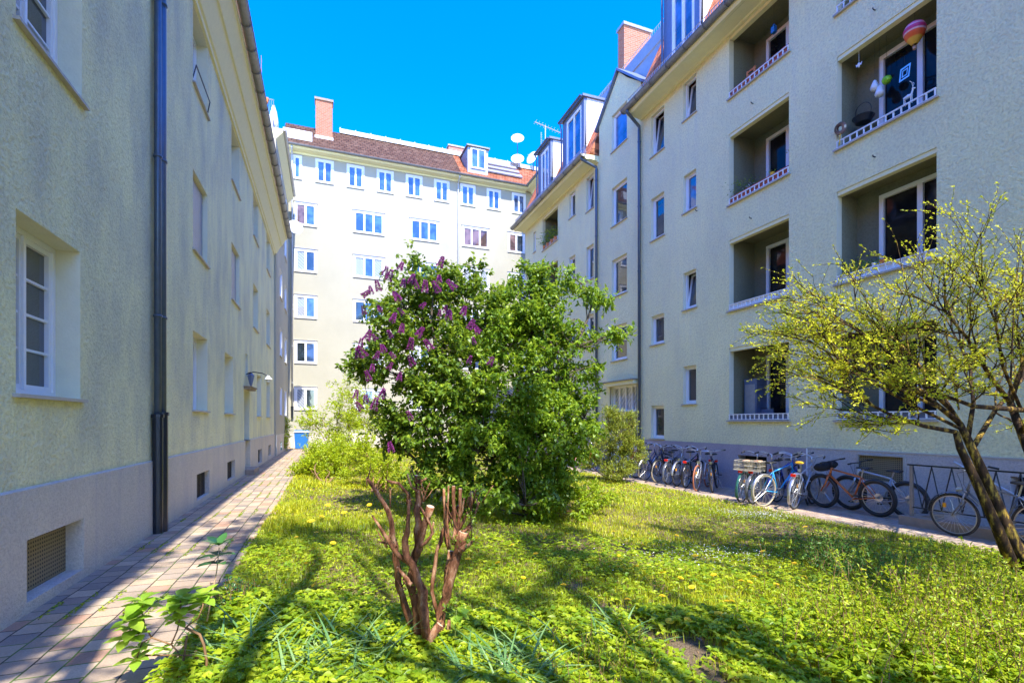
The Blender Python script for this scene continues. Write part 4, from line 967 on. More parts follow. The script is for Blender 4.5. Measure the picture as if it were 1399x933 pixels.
B = [
 (dict(label='dark blue bicycle half hidden behind the yew, leftmost of the row', color='navy', style='step', light=True), 869, 653, 80, 3, 'R'),
 (dict(label='navy city bicycle with black front basket, next to the yew', color='navy', style='step', basket='front'), 881, 656.5, 72, 2, 'R'),
 (dict(label='black bicycle with pale tyres, second beside the one with the front basket', color='black', tyre=M['paletyre']), 898, 659, 70, -3, 'F'),
 (dict(label='grey bicycle with red tail light wedged in the middle of the row', color='grey', light=True, style='city'), 913, 662.5, 64, 2, 'R'),
 (dict(label='silver framed bicycle with amber wheel reflectors in the row', color='silver', light=True, style='step'), 925, 664.5, 64, -2, 'F'),
 (dict(label='black bicycle with red rear lamp, left of the gum-tyred one', color='black', seat_h=1.0), 937, 666.5, 60, 3, 'R'),
 (dict(label='bicycle with brown-orange gum tyres and straight handlebar', color='silver', tyre=M['orangetyre'], style='straight', guards=False, rack=False), 951.5, 671, 57, -2, 'F'),
 (dict(label='slim black bicycle seen end-on, standing apart at the right end of the row', color='black', style='straight', basket=None, rack=False), 973.5, 673, 49, 4, 'F'),
 (dict(label='bicycle with beige wire basket over its rear wheel, leftmost of the middle cluster', color='green', basket='rear', style='step', saddle=M['saddlet']), 1013, 687, 66, 4, 'R'),
 (dict(label='bicycle with wire basket and tan saddle behind the light blue one', color='grey', basket='rear', saddle=M['saddlet'], style='step'), 1029, 689, 72, 3, 'R'),
 (dict(label='light blue bicycle with pale tyres standing side-on', color='blue', tyre=M['paletyre'], rack=False, light=False, style='city'), 1043, 692, 88, 3, 'R'),
 (dict(label='cobalt blue bicycle deep in the middle cluster behind the light blue one', color='cobalt', style='city'), 1062, 686, 75, -3, 'R'),
 (dict(label='bicycle with bright yellow saddle and red rear lamp', color='silver', saddle=M['saddley'], style='city', seat_h=.98), 1085, 696, 70, 4, 'R'),
 (dict(label='black bicycle with wide straight handlebar, rightmost of the middle cluster', color='black', style='straight', steer=.3), 1103, 690, 35, 8, 'F'),
]
for kw, px, py, az, lean, wh in B:
    o = bicycle(**kw)
    if wh == 'F': az2 = az+180; bwheel(o, px, py, az2, lean, 'F')
    else: bwheel(o, px, py, az, lean, 'R')
o = bicycle('orange mountain bike with black handlebar bag leaning on the wall', 'mtb', 'orange', guards=False, rack=False, light=False, bag=True, seat_h=.93); place(o, Vector((9.95, 6.95, 0)), 0, -6)
o.scale = (1.0, 1, 1)
o = bicycle('grey and white mountain bike behind the orange one, close against the wall', 'mtb', 'silver', guards=False, rack=False, light=False, seat_h=.9); place(o, Vector((10.2, 6.55, 0)), 0, -6)
o = bicycle('silver city bicycle leaning against the zigzag railing behind the tree trunk', 'city', 'grey', guards=True, rack=True, light=True, tyre=M['tyre']); place(o, Vector((9.42, 4.35, 0)), 0, -5)
o = bicycle('bicycle with a red frame mostly hidden between the green shrub and the yew', 'step', 'red', basket='front'); p = atZ(806, 640, GR); place(o, Vector((8.7, 15.8, 0)), 60, 3)
# ================================================================== BALCONY ITEMS
def bloc(u, v, d): return fr.p(u, v, d)
c = bloc(6.32, 9.22, .25)    # hot air balloon
hb_ = thing('balloon_ornament', 'pink and orange hot-air-balloon ornament hanging in the upper right balcony', 'ornament', c)
t = NT('balloon_cloth'); sp = t.n('ShaderNodeSeparateXYZ'); t.l(t.coord(), sp.inputs[0])
mr = t.n('ShaderNodeMapRange'); t.l(sp.outputs['Z'], mr.inputs[0]); mr.inputs[1].default_value = -.26; mr.inputs[2].default_value = .18
cr_ = t.ramp(mr.outputs[0], [(0, (.75, .40, .04)), (.25, (.80, .42, .05)), (.3, (.80, .12, .02)), (.48, (.75, .10, .03)), (.52, (.75, .5, .5)), (.58, (.55, .02, .10)), (.72, (.60, .04, .14)), (.76, (.8, .5, .55)), (.82, (.75, .15, .30))])
M['balloon'] = t.done(t.bsdf(cr_, .5).outputs[0])
g = MB(); g.lathe(c, [(.001, .18), (.08, .17), (.15, .12), (.185, .04), (.18, -.02), (.15, -.1), (.09, -.19), (.045, -.25)], 20); g.build('envelope', M['balloon'], hb_, smooth=True)
g = MB(); g.lathe(c+Vector((0, 0, -.34)), [(.001, 0), (.03, 0), (.035, .05), (.03, .05)], 8); 
for a_ in range(4): g.tube([c+Vector((.03*math.cos(a_*1.57), .03*math.sin(a_*1.57), -.29)), c+Vector((.045*math.cos(a_*1.57), .045*math.sin(a_*1.57), -.25))], .004, 3)
g.build('gondola', M['saddlet'], hb_); g = MB(); g.tube([c+Vector((0, 0, .18)), bloc(6.32, 9.6, .25)], .003, 3); g.build('cord', M['iron'], hb_)
c = bloc(6.48, 8.52, .22); q = thing('wind_spinner', 'square mirror wind spinner hanging below the balloon ornament', 'ornament', c)
g = MB()
for s0, s1 in ((.17, .13), (.09, .065)):
    for k in range(4):
        a0, a1 = R(45+90*k)+.15, R(135+90*k)+.15
        pt = lambda a, s_: c+Vector((.35*math.cos(a)*s_, math.cos(a)*s_, math.sin(a)*s_))
        g.hexa([pt(a0, s0), pt(a1, s0), pt(a1, s1), pt(a0, s1)]+[v+Vector((.012, 0, 0)) for v in (pt(a0, s0), pt(a1, s0), pt(a1, s1), pt(a0, s1))])
g.build('frames', M['chrome'], q); g = MB(); g.tube([c+Vector((0, 0, .17)), c+Vector((0, 0, .34))], .003, 3); g.build('cord', M['iron'], q)
for (u, v, r_, m_, lb, n_) in ((7.14, 8.68, .085, 'potwhite', 'upper white pear-shaped ornament hanging in the upper right balcony', 'pear_ornament'), (7.04, 8.5, .09, 'potwhite', 'lower white pear-shaped ornament with yellowish base hanging in the upper right balcony', 'pear_ornament'), (6.9, 8.68, .09, 'limeapple', 'bright green apple-shaped ornament hanging in the upper right balcony', 'apple_ornament')):
    if m_ not in M: M[m_] = plain('lime_apple', (.25, .60, .02), .4)
    c = bloc(u, v, .35); q = thing(n_, lb, 'ornament', c)
    g = MB()
    if 'pear' in n_: g.lathe(c, [(.001, -r_), (r_*.7, -r_*.8), (r_, -.2*r_), (r_*.8, r_*.5), (r_*.35, r_*1.6), (.001, r_*1.9)], 12)
    else: g.lathe(c, [(.001, -r_*.8), (r_*.7, -r_*.7), (r_, 0), (r_*.8, r_*.6), (.001, r_*.75)], 12)
    g.build('fruit', M[m_], q, smooth=True); g = MB(); g.tube([c+Vector((0, 0, r_)), bloc(u, 9.6, .35)], .003, 3); g.build('cord', M['iron'], q)
c = bloc(7.3, 9.2, .1); g = MB(); g.tube([c, bloc(7.3, 9.6, .1)], .003, 3); g.lathe(c, [(.001, -.06), (.02, -.03), (.03, .02), (.001, .05)], 6)
for s_ in (1, -1): g.face([c, c+Vector((0, .07*s_, .04)), c+Vector((0, .05*s_, -.03))])
tag(g.build('angel_ornament', M['potwhite'], None, top=c), 'tiny white winged ornament under the ceiling edge of the upper right balcony', 'ornament')
c = bloc(6.35, 7.79, .1); q = thing('deer_figurine', 'small pale deer figurine standing on the rail of the upper right balcony', 'figurine', c)
g = MB(); g.tube([c+Vector((0, -.07, .14)), c+Vector((0, 0, .15)), c+Vector((0, .07, .14))], [.03, .038, .03], 7); g.tube([c+Vector((0, -.06, .15)), c+Vector((0, -.09, .25))], [.02, .014], 6); g.tube([c+Vector((0, -.08, .26)), c+Vector((0, -.13, .24))], [.02, .01], 6)
for y in (-.06, .06):
    for x in (-.02, .02): g.tube([c+Vector((x, y, .13)), c+Vector((x, y, 0))], .008, 4)
g.build('body', M['potwhite'], q); g = MB()
for x in (-.03, .03): g.tube([c+Vector((0, -.085, .28)), c+Vector((x, -.09, .36)), c+Vector((x*1.6, -.06, .4))], .005, 4)
g.build('antlers', M['potwhite'], q)
c = bloc(7.4, 8.0, .38); q = thing('hanging_basket', 'black wire hanging basket on the far side of the upper right balcony', 'hanging basket', c)
g = MB(); g.torus(c+Vector((0, 0, .2)), .2, .008, (0, 0, 1), 20, 5); g.torus(c+Vector((0, 0, .33)), .17, .007, (1, 0, .2), 20, 5); g.lathe(c+Vector((0, 0, .08)), [(.001, -.05), (.14, 0), (.2, .12)], 14); g.build('bowl', M['iron'], q)
c = bloc(7.62, 8.0, -.02); q = thing('wreath', 'dark dried wreath on the jamb of the upper right balcony', 'wreath', c); g = MB(); g.torus(c, .09, .045, (1, 0, .2), 14, 6); g.build('ring', M['brownglass'], q)
g = MB(); g.tube([c+Vector((0, 0, -.1)), c+Vector((0, .02, -.35))], .012, 4); g.build('ribbon', M['saddley'], q)
c = bloc(9.62, 11.72, .3); q = thing('hanging_lantern', 'small blue lantern hanging in the top left balcony', 'lantern', c)
g = MB(); g.box(tuple(c-Vector((.05, .05, .08))), tuple(c+Vector((.05, .05, .08)))); g.lathe(c+Vector((0, 0, .08)), [(.07, 0), (.02, .06)], 8); g.build('body', M['bin'], q); g = MB(); g.tube([c+Vector((0, 0, .1)), bloc(9.62, 12.34, .3)], .004, 3); g.build('cord', M['iron'], q)
c = bloc(9.18, 11.8, .5); q = thing('paper_lantern', 'orange-brown ball lantern hanging at the right of the top left balcony', 'lantern', c); g = MB(); g.lathe(c, [(.02, .11), (.09, .08), (.12, 0), (.09, -.08), (.02, -.11)], 14); g.build('shade', M['potorange'], q, smooth=True); g = MB(); g.tube([c, bloc(9.18, 12.34, .5)], .003, 3); g.build('cord', M['iron'], q)
c = bloc(10.35, 10.75, .3); q = thing('wooden_chair_back', 'upright wooden slat chair leaning in the top left balcony', 'chair', c)
for y in (-.12, .12):
    g = MB(); g.box(tuple(c+Vector((-.02, y-.03, -1.0))), tuple(c+Vector((.02, y+.03, .45)))); g.build('leg', M['potorange'], q)
g = MB()
for z in (.15, .3, .42): g.box(tuple(c+Vector((-.012, -.09, z-.03))), tuple(c+Vector((.012, .09, z+.02))))
g.build('backrest', M['potorange'], q)
def pot_plant(c, r, h, potm, label, leafm='shrubleaf', ph=.25, n=60, spread=.14, group=None, ll=.05):
    q = thing('potted_plant', label, 'potted plant', c, group)
    g = MB(); g.lathe(c, [(.001, 0), (r*.75, 0), (r, h), (r*.9, h), (.001, h*.9)], 12); g.build('pot', M[potm], q)
    P = np.array(c)[None]+np.stack([rng.normal(0, spread*.5, n), rng.normal(0, spread*.7, n), h+rng.uniform(0, ph, n)], 1)
    D = np.stack([rng.normal(0, 1, n), rng.normal(0, 1, n), rng.normal(.3, .6, n)], 1); N = rng.normal(0, .4, (n, 3))+[0, 0, 1]
    V, F = leaves(P, D, N, ll, ll*.5); tris('foliage', V, F, rndper(n, 4), M[leafm], q); return q
pot_plant(bloc(7.35, 4.66, .08), .07, .12, 'iron', 'dark leafy pot plant at the left end of the middle right balcony sill', ph=.25, n=90)
pot_plant(bloc(7.15, 4.66, .08), .06, .11, 'iron', 'spindly pot plant beside the leafy one on the middle right balcony sill', ph=.3, n=40)
pot_plant(bloc(6.95, 4.8, .05), .05, .08, 'potwhite', 'pale green pot with small plant on the middle right balcony sill', ph=.05, n=20)
pot_plant(bloc(6.76, 4.8, .05), .085, .09, 'potorange', 'orange bowl planter on the middle right balcony sill', ph=.04, n=20)
pot_plant(bloc(7.6, 1.68, .09), .075, .16, 'potwhite', 'white pot with leafy plant at the left end of the lowest right balcony', ph=.12, n=60)
pot_plant(bloc(10.55, 7.7, .25), .12, .15, 'iron', 'bushy dark green pot plant in the left balcony below the top one', ph=.4, n=260, spread=.35)
pot_plant(bloc(10.25, 7.75, .2), .08, .12, 'saddlet', 'small pot plant with white flowers beside the bushy one', 'whiteflower', ph=.15, n=30)
pot_plant(bloc(9.45, 7.85, .06), .06, .07, 'saddley', 'little yellow pot on the red planter rail', ph=.05, n=15)
pot_plant(bloc(9.2, 8.35, .5), .12, .1, 'potorange', 'orange box planter hanging at the right side of the second left balcony', 'limeleaf', ph=.08, n=30)
pot_plant(bloc(10.6, 10.7, .3), .09, .12, 'slate', 'blue-grey pot plant in the top left balcony corner', ph=.25, n=60)
for i, (u, hh) in enumerate(((23.3, .5), (22.9, .7), (22.4, .45), (22.0, .5))):
    pot_plant(bloc(u, 10.5, .0), .12, .18, 'potorange', ['trailing plant box farthest on the distant top balcony', 'tall leafy plant box in the distant top balcony', 'spiky plant box second from the near end of the distant top balcony', 'plant box at the near end of the distant top balcony'][i], 'shrubleaf', ph=hh, n=130, spread=.3, ll=.09)
c = bloc(10.15, 1.66, .62); q = thing('garden_chair', 'dark garden chair seen above the parapet of the lowest left balcony', 'chair', c)
g = MB()
g.tube([c+Vector((0, -.25, -.9)), c+Vector((0, -.25, .32)), c+Vector((0, .25, .32)), c+Vector((0, .25, -.9))], .015, 6); g.build('frame', M['iron'], q)
g = MB(); g.box(tuple(c+Vector((-.01, -.235, -.3))), tuple(c+Vector((.01, .235, .30)))); g.build('backrest', M['slate'], q); g = MB(); g.box(tuple(c+Vector((-.5, -.25, -.5))), tuple(c+Vector((-.02, .25, -.47)))); g.build('seat', M['slate'], q)
c = bloc(10.5, .8, .68); q = thing('storage_cabinet', 'grey panelled storage cabinet standing at the back of the lowest left balcony', 'cabinet', c)
g = MB(); g.box(tuple(c+Vector((-.22, -.18, -.08))), tuple(c+Vector((.22, .25, 2.0)))); g.build('body', M['slate'], q); g = MB()
g.box(tuple(c+Vector((-.235, -.13, .1))), tuple(c+Vector((-.222, .2, 1.85)))); g.build('door', M['metalroof'], q)
# ================================================================== TREES AND SHRUBS
def rv(a): return Vector((random.gauss(0, a), random.gauss(0, a), random.gauss(0, a)))
def curve(p0, p1, sag=0, wob=.05, n=6):
    p0, p1 = Vector(p0), Vector(p1); L = (p1-p0).length; w = [rv(wob*L) for _ in range(3)]; pts = []
    for i in range(n+1):
        s_ = i/n; b = math.sin(math.pi*s_)
        pts.append(p0.lerp(p1, s_)+w[0]*b+w[1]*math.sin(2*math.pi*s_)*.5+Vector((0, 0, sag*b)))
    return pts
def lerps(a, b, n): return [a+(b-a)*i/n for i in range(n+1)]
def crown(lobes, nsprig, per, root, leafm, ls, lw, base, wood, bark, name='crown', tipbias=.75, droop=.25, trunks=5, twigs=260, seedheads=None, r0=.05, up=0., flat=1., big=False, clumpy=1.15):
    """lobes: (center, radii, weight). Twigs run from limbs to clumps; leaves sit in sprigs."""
    lobes = [(np.array(c), np.array(r), w) for c, r, w in lobes]; tw = sum(w for _, _, w in lobes)
    cl_c, cl_o = [], []
    nc = max(30, int(nsprig/14))
    for c, r, w in lobes:
        k = max(3, int(nc*w/tw)); d = unit(rng.normal(0, 1, (k, 3))); rad = rng.uniform(.25, 1, (k, 1))**(1-tipbias*.7)
        P = c+d*rad*r*(1+.12*rng.normal(0, 1, (k, 1))); cl_c.append(P); cl_o.append(d)
    CC = np.concatenate(cl_c); CO = np.concatenate(cl_o)
    keep = CC[:, 2] > gz_np(CC[:, 0], CC[:, 1])+.05; CC, CO = CC[keep], CO[keep]
    # wood
    g = MB(); limbs = []
    for k in range(trunks):
        c, r, w = lobes[k % len(lobes)]; tgt = Vector(c+rng.normal(0, .25, 3)*r)
        st_ = Vector(base)+Vector((random.gauss(0, .12), random.gauss(0, .12), 0)); st_.z = gz(st_.x, st_.y)-.03
        pts = curve(st_, tgt, 0, .06, 8); g.tube(pts, lerps(r0, r0*.35, 8), 7); limbs += pts[2:]
    LP = np.array([tuple(p) for p in limbs])
    idx = rng.choice(len(CC), min(twigs, len(CC)), False)
    for i in idx:
        q = CC[i]; dd = np.linalg.norm(LP-q, axis=1)+np.maximum(0, LP[:, 2]-q[2]+.1)*1.2; j = int(np.argmin(dd))
        pts = curve(LP[j], q, 0, .05, 4); g.tube(pts, lerps(r0*.28, .004, 4), 4)
    g.build(wood, bark, root, smooth=True)
    # sprigs
    ci = rng.integers(0, len(CC), nsprig)
    sc = np.mean([r.mean() for _, r, _ in lobes])*.16*clumpy
    SP = CC[ci]+rng.normal(0, 1, (nsprig, 3))*sc*np.array([1, 1, .75*flat])
    SD = unit(CO[ci]+rng.normal(0, .6, (nsprig, 3))+np.array([0, 0, up]))
    P = np.repeat(SP, per, 0)+np.repeat(SD, per, 0)*rng.uniform(-.5, .6, (nsprig*per, 1))*ls*2.2
    D = np.repeat(SD, per, 0)*.7+rng.normal(0, .75, (nsprig*per, 3)); D[:, 2] -= droop
    N = rng.normal(0, .45, (nsprig*per, 3))+np.array([0, 0, 1.])
    keep = P[:, 2] > gz_np(P[:, 0], P[:, 1])+.02; P, D, N = P[keep], D[keep], N[keep]; n = len(P)
    Ls = ls*rng.uniform(.6, 1.25, n)
    V, F = bigleaves(P, D, N, Ls, Ls*lw, .2, .28, (0, .85, 1, .55, 0), .08) if big else leaves(P, D, N, Ls, Ls*lw)
    rr = np.clip(np.repeat(rng.uniform(0, 1, nsprig), per)[keep]*.6+rng.uniform(0, .45, n), 0, 1)
    tris(name, V, F, np.repeat(rr, len(V)//n), leafm, root)
    return CC, CO
def lobe(px, py, t_, rx, ry, w, rz=None):
    p = at(px, py, t_); return (tuple(p), (rx, rz or rx, ry), w)
# --- lilac
random.seed(21); rng = np.random.default_rng(21)
lil = thing('lilac_bush', 'tall lilac bush with purple blossoms on the left half of the central thicket', 'bush', tuple(atZ(640, 698, -.06)))
lb = lil.location
L1 = [lobe(585, 385, 9.0, .55, .5, 1.0), lobe(545, 420, 9.0, .55, .55, 1.0), lobe(530, 500, 8.9, .55, .6, 1.1), lobe(590, 480, 8.8, .75, .7, 2.0), lobe(535, 580, 8.8, .42, .45, .8), lobe(600, 580, 8.5, .85, .8, 2.6), lobe(650, 430, 9.3, .65, .6, 1.3), lobe(610, 655, 8.4, .62, .4, 1.2), lobe(635, 385, 9.3, .45, .35, .5), lobe(625, 520, 8.4, .7, .7, 1.6)]
CC, CO = crown(L1, 3900, 7, lil, M['lilacleaf'], .088, .62, lb, 'limbs', M['barkgrey'], trunks=9, twigs=320, r0=.04, big=True)
# blossoms: shared panicle meshes
def panicle(seed):
    r_ = np.random.default_rng(seed); n = 260; h = r_.uniform(0, 1, n); a = r_.uniform(0, 6.28, n); rad = .040*(1-h*.8)*np.sqrt(r_.uniform(.2, 1, n))+.004
    P = np.stack([np.cos(a)*rad, np.sin(a)*rad, h*.17], 1); D = np.stack([np.cos(a), np.sin(a), .3+0*a], 1); N = r_.normal(0, 1, (n, 3))
    V, F = leaves(P, D, N, .022, .02, .1, 0); return V, F, np.repeat(r_.uniform(0, 1, n), 4)
blm = []
for sd_ in range(3):
    V, F, rr = panicle(sd_); o = tris('flower_cluster', V, F, rr, M['purple'], lil); me = o.data
    # undo root offset: panicle is local to its own origin
    co = np.empty(len(me.vertices)*3, np.float32); me.vertices.foreach_get('co', co); co = co.reshape(-1, 3)+np.array(lb, np.float32); me.vertices.foreach_set('co', co.ravel()); me.update(); blm.append(o)
spots = [(608,428),(600,433),(653,456),(640,450),(612,436),(545,410),(520,425),(508,402),(498,430),(495,405),(550,392),(560,388),(570,395),(580,400),(600,385),(518,398),(524,378),(530,384),(600,400),(535,440),(548,455),(536,462),(515,465),(560,478),(565,500),(590,478),(640,497),(655,455),(668,500),(490,490),(500,488),(512,492),(530,505),(505,520),(520,545),(545,520),(485,545),(500,552),(510,560),(562,573),(535,618),(495,560),(600,365),(545,370),(622,395),(575,420),(525,480),(500,465),(551,430),(632,430),(648,470),(540,490),(570,460),(508,508),(492,475)]
for i, (px, py) in enumerate(spots):
    o = blm[i % 3] if i < 3 else blm[i % 3].copy()
    if i >= 3: COL.objects.link(o); o.parent = lil
    p = at(px, py, 7.85+random.uniform(-.15, .25)); o.location = p-Vector(lb); o.rotation_euler = (random.uniform(-.7, .7), random.uniform(-.7, .7), random.uniform(0, 6)); k = random.uniform(.7, 1.2); o.scale = (k, k, k)
# --- big green shrub
shb = thing('elder_shrub', 'broad bright green leafy shrub filling the right half of the central thicket', 'bush', tuple(atZ(720, 700, -.1)))
L2 = [lobe(715, 410, 9.4, .6, .5, 1.2), lobe(690, 450, 9.2, .8, .7, 2.0), lobe(740, 445, 9.4, .62, .6, 1.4), lobe(762, 500, 9.3, .72, .75, 2.0), lobe(700, 540, 8.8, .9, .9, 3.0), lobe(780, 572, 9.1, .5, .75, 1.6), lobe(730, 605, 8.7, .75, .72, 2.4), lobe(670, 620, 8.4, .7, .6, 1.8), lobe(748, 655, 8.7, .5, .4, 1.0), lobe(700, 680, 8.4, .8, .25, .9),
      lobe(800, 405, 9.4, .42, .13, .25), lobe(765, 385, 9.4, .3, .15, .2), lobe(830, 410, 9.2, .16, .08, .07), lobe(815, 460, 9.2, .45, .11, .22), lobe(850, 457, 9.1, .3, .06, .1), lobe(730, 375, 9.4, .25, .2, .25)]
crown(L2, 7000, 7, shb, M['shrubleaf'], .085, .5, shb.location, 'limbs', M['barkgrey'], trunks=11, twigs=420, r0=.05, big=True)
q = thing('leafy_sapling', 'loose bright green seedlings at the right foot of the central thicket', 'bush', tuple(atZ(800, 695, -.1)))
crown([lobe(790, 680, 9.2, .55, .28, 1), lobe(750, 695, 8.6, .5, .2, .8), lobe(820, 675, 9.8, .4, .22, .6)], 500, 7, q, M['herb'], .075, .45, q.location, 'stems', M['twig'], trunks=6, twigs=60, r0=.012)
# --- light yellow-green bushes by the path
for (lbl, L_, bx, mt, n_, ls) in (
    ('low lime-green mound bush beside the paved path, nearest the lawn', [lobe(440, 630, 15.5, .8, .6, 1.5), lobe(470, 625, 15.5, .9, .65, 1.5), lobe(425, 645, 15, .45, .4, .7), lobe(455, 655, 14.6, .8, .35, 1)], (450, 663), 'limeleaf', 1900, .075),
    ('taller yellow-green bush with arching twigs behind the lime mound', [lobe(450, 580, 20, 1.0, .9, 1.5), lobe(480, 560, 20, .9, 1.0, 1.5), lobe(430, 575, 20.5, .6, .6, .6), lobe(470, 530, 20.5, .5, .5, .5), lobe(505, 575, 19.5, .8, .9, 1)], (470, 632), 'limeleaf', 1500, .085),
    ('lime-green bush half hidden behind the lilac', [lobe(505, 625, 13, .7, .8, 1.5), lobe(530, 640, 12.5, .6, .6, 1)], (515, 672), 'limeleaf', 900, .07)):
    q = thing('garden_bush', lbl, 'bush', tuple(atZ(*bx, -.05)))
    crown(L_, n_, 7, q, M[mt], ls, .5, q.location, 'stems', M['twig'], trunks=9, twigs=160, r0=.02, up=.4)
# climbing plant on the corner pipe
q = thing('climbing_plant', 'small climbing plant at the foot of the far corner downpipe', 'plant', (XW+.1, 30.5, 0))
crown([((XW+.08, 30.5, .6), (.1, .4, .5), 1), ((XW+.1, 31.2, 1.2), (.12, .3, .7), 1)], 120, 6, q, M['herb'], .1, .6, (XW+.15, 30.6, 0), 'stems', M['twig'], trunks=2, twigs=20, r0=.012)
# --- yew
yw = thing('yew_bush', 'upright yellowish yew bush with bare brown stems in front of the entrance door', 'bush', tuple(atZ(842, 657, GR)))
LY = [lobe(845, 600, 14.9, .42, .75, 2), lobe(865, 620, 14.8, .35, .6, 1.2), lobe(822, 615, 15, .4, .65, 1.2), lobe(835, 570, 15, .22, .35, .5), lobe(862, 578, 14.9, .2, .35, .4), lobe(800, 625, 15.2, .22, .4, .4), lobe(845, 645, 14.7, .5, .3, .8)]
crown(LY, 3800, 8, yw, M['yewleaf'], .06, .28, yw.location, 'stems', M['twig'], trunks=14, twigs=260, r0=.022, up=1.5, droop=-.5, clumpy=1.2)
# --- pruned stump shrub
def sp_(x, y, t_=3.72, dz=0): return at(490+x/3.59, 630+y/3.59, t_)
st_root = thing('pruned_shrub', 'hard-pruned shrub of thick red-brown bare stems in the foreground lawn', 'shrub', tuple(sp_(330, 885)))
BR = [
 ([(40,80),(110,180),(150,250),(175,370),(185,470),(200,600),(235,720),(262,850)], (6,9,11,12,13,14,15,16), 3.80),
 ([(288,70),(290,150),(287,240),(290,340),(290,420),(272,490),(250,560),(268,650),(285,760),(290,885)], (10,11,13,17,18,17,16,17,19,20), 3.72),
 ([(352,222),(325,320),(308,400),(282,470)], (17,15,14,14), 3.66),
 ([(250,190),(240,300),(228,390),(240,470),(285,540),(315,640),(325,740),(335,880)], (7,9,13,15,17,18,20,22), 3.60),
 ([(65,265),(125,350),(150,400),(200,470),(278,520)], (4,7,9,11,13), 3.62),
 ([(140,95),(200,115),(245,160),(250,230)], (5,7,7,6), 3.75), ([(290,110),(335,82)], (7,5), 3.7), ([(288,150),(255,120),(240,60)], (6,5,3), 3.7),
 ([(300,220),(330,270),(365,350),(330,400),(300,420)], (4,5,5,7,8), 3.66), ([(368,300),(355,370)], (3,5), 3.66),
 ([(100,395),(150,402),(185,420)], (3,6,8), 3.64), ([(190,520),(240,580),(260,605)], (5,9,11), 3.58), ([(155,130),(155,230)], (3,4), 3.8), ([(300,85),(330,170)], (4,3), 3.7),([(315,200),(330,150),(355,95)], (3,3,2), 3.7),
 ([(516,348),(490,430),(466,520),(440,620),(415,700),(395,790),(375,885)], (23,20,20,19,19,18,19), 3.78),
 ([(495,440),(530,415),(555,388)], (13,13,11), 3.72), ([(505,350),(535,330),(556,315)], (9,8,5), 3.8),
 ([(418,135),(420,250),(425,350),(442,430)], (6,6,7,9), 3.76), ([(465,122),(465,230),(472,330),(462,410)], (8,8,9,10), 3.8),
 ([(499,135),(498,260),(485,340),(470,400)], (7,8,9,9), 3.84), ([(555,150),(540,240),(515,300),(480,345)], (8,6,7,9), 3.88), ([(592,200),(560,290),(520,345)], (4,5,8), 3.84), ([(440,120),(436,300),(448,430)], (3,4,6), 3.7), ([(520,180),(510,240),(490,300)], (4,5,5), 3.84), ([(575,140),(560,200),(545,250)], (3,4,4), 3.86),
 ([(490,218),(450,270),(410,350),(385,440),(370,540),(360,640),(388,760)], (7,8,9,9,9,9,8), 3.9),
 ([(450,440),(440,540),(430,640),(410,760),(395,860)], (13,14,14,14,14), 3.86), ([(400,800),(350,870),(320,900)], (15,20,20), 3.62), ([(440,860),(445,780)], (10,8), 3.8),
 ([(205,600),(215,700),(250,800)], (10,12,12), 3.86), ([(345,870),(330,800),(300,720),(300,640)], (16,15,12,10), 3.6),
]
g = MB(); cuts = MB()
for pts, rad, t_ in BR:
    kk = 3.72/3.59/FPX
    pw = [sp_(x+random.uniform(-2, 2), y, t_+random.uniform(-.02, .02)) for x, y in pts]; rw = [r_*kk*1.0 for r_ in rad]
    # resample for knobbly look
    P2, R2 = [], []
    for i in range(len(pw)-1):
        for s_ in (0, .5): P2.append(pw[i].lerp(pw[i+1], s_)+(rv(rw[i]*.3) if i else Vector())); R2.append((rw[i]*(1-s_)+rw[i+1]*s_)*random.uniform(1.02, 1.3))
    P2.append(pw[-1]); R2.append(rw[-1])
    g.tube(P2, R2, 9)
    d = (P2[0]-P2[1]).normalized(); cuts.tube([P2[0]+d*.0005, P2[0]+d*.002], R2[0]*.93, 9)
for _ in range(46):
    bx, by = random.choice([(290,110),(300,200),(320,390),(250,210),(50,100),(150,400),(480,390),(520,300),(545,230),(470,300),(560,300),(540,380),(440,300),(585,210),(230,600)])
    bx += random.uniform(-22, 22); by += random.uniform(-25, 25); t_ = 3.74+random.gauss(0, .05); L_ = random.uniform(20, 95)
    sx0 = random.gauss(0, .35); g.tube([sp_(bx, by, t_), sp_(bx+sx0*L_*.5+random.uniform(-4, 4), by-L_*.5, t_), sp_(bx+sx0*L_, by-L_, t_)], [.0055, .004, .0025], 5)
g.build('stems', M['barkred'], st_root, smooth=True); cuts.build('cut_ends', M['cutwood'], st_root)
sproutspots = [(300,80),(270,140),(320,110),(330,70),(260,90),(550,240),(560,160),(590,130),(540,260),(580,180),(600,150),(290,620),(275,640),(440,720),(560,380),(455,380),(530,400),(215,310),(560,280),(470,380)]
n = 260; idx = rng.integers(0, len(sproutspots), n)
P = np.array([tuple(sp_(sproutspots[i][0]+random.gauss(0, 14), sproutspots[i][1]+random.gauss(0, 14), 3.72+random.gauss(0, .05))) for i in idx])
V, F = leaves(P, rng.normal(0, 1, (n, 3))+[0, 0, .5], rng.normal(0, .5, (n, 3))+[0, -.3, 1], rng.uniform(.015, .04, n), rng.uniform(.01, .022, n)); tris('foliage', V, F, rndper(n, 4), M['shrubleaf'], st_root)
random.seed(33); rng = np.random.default_rng(33)
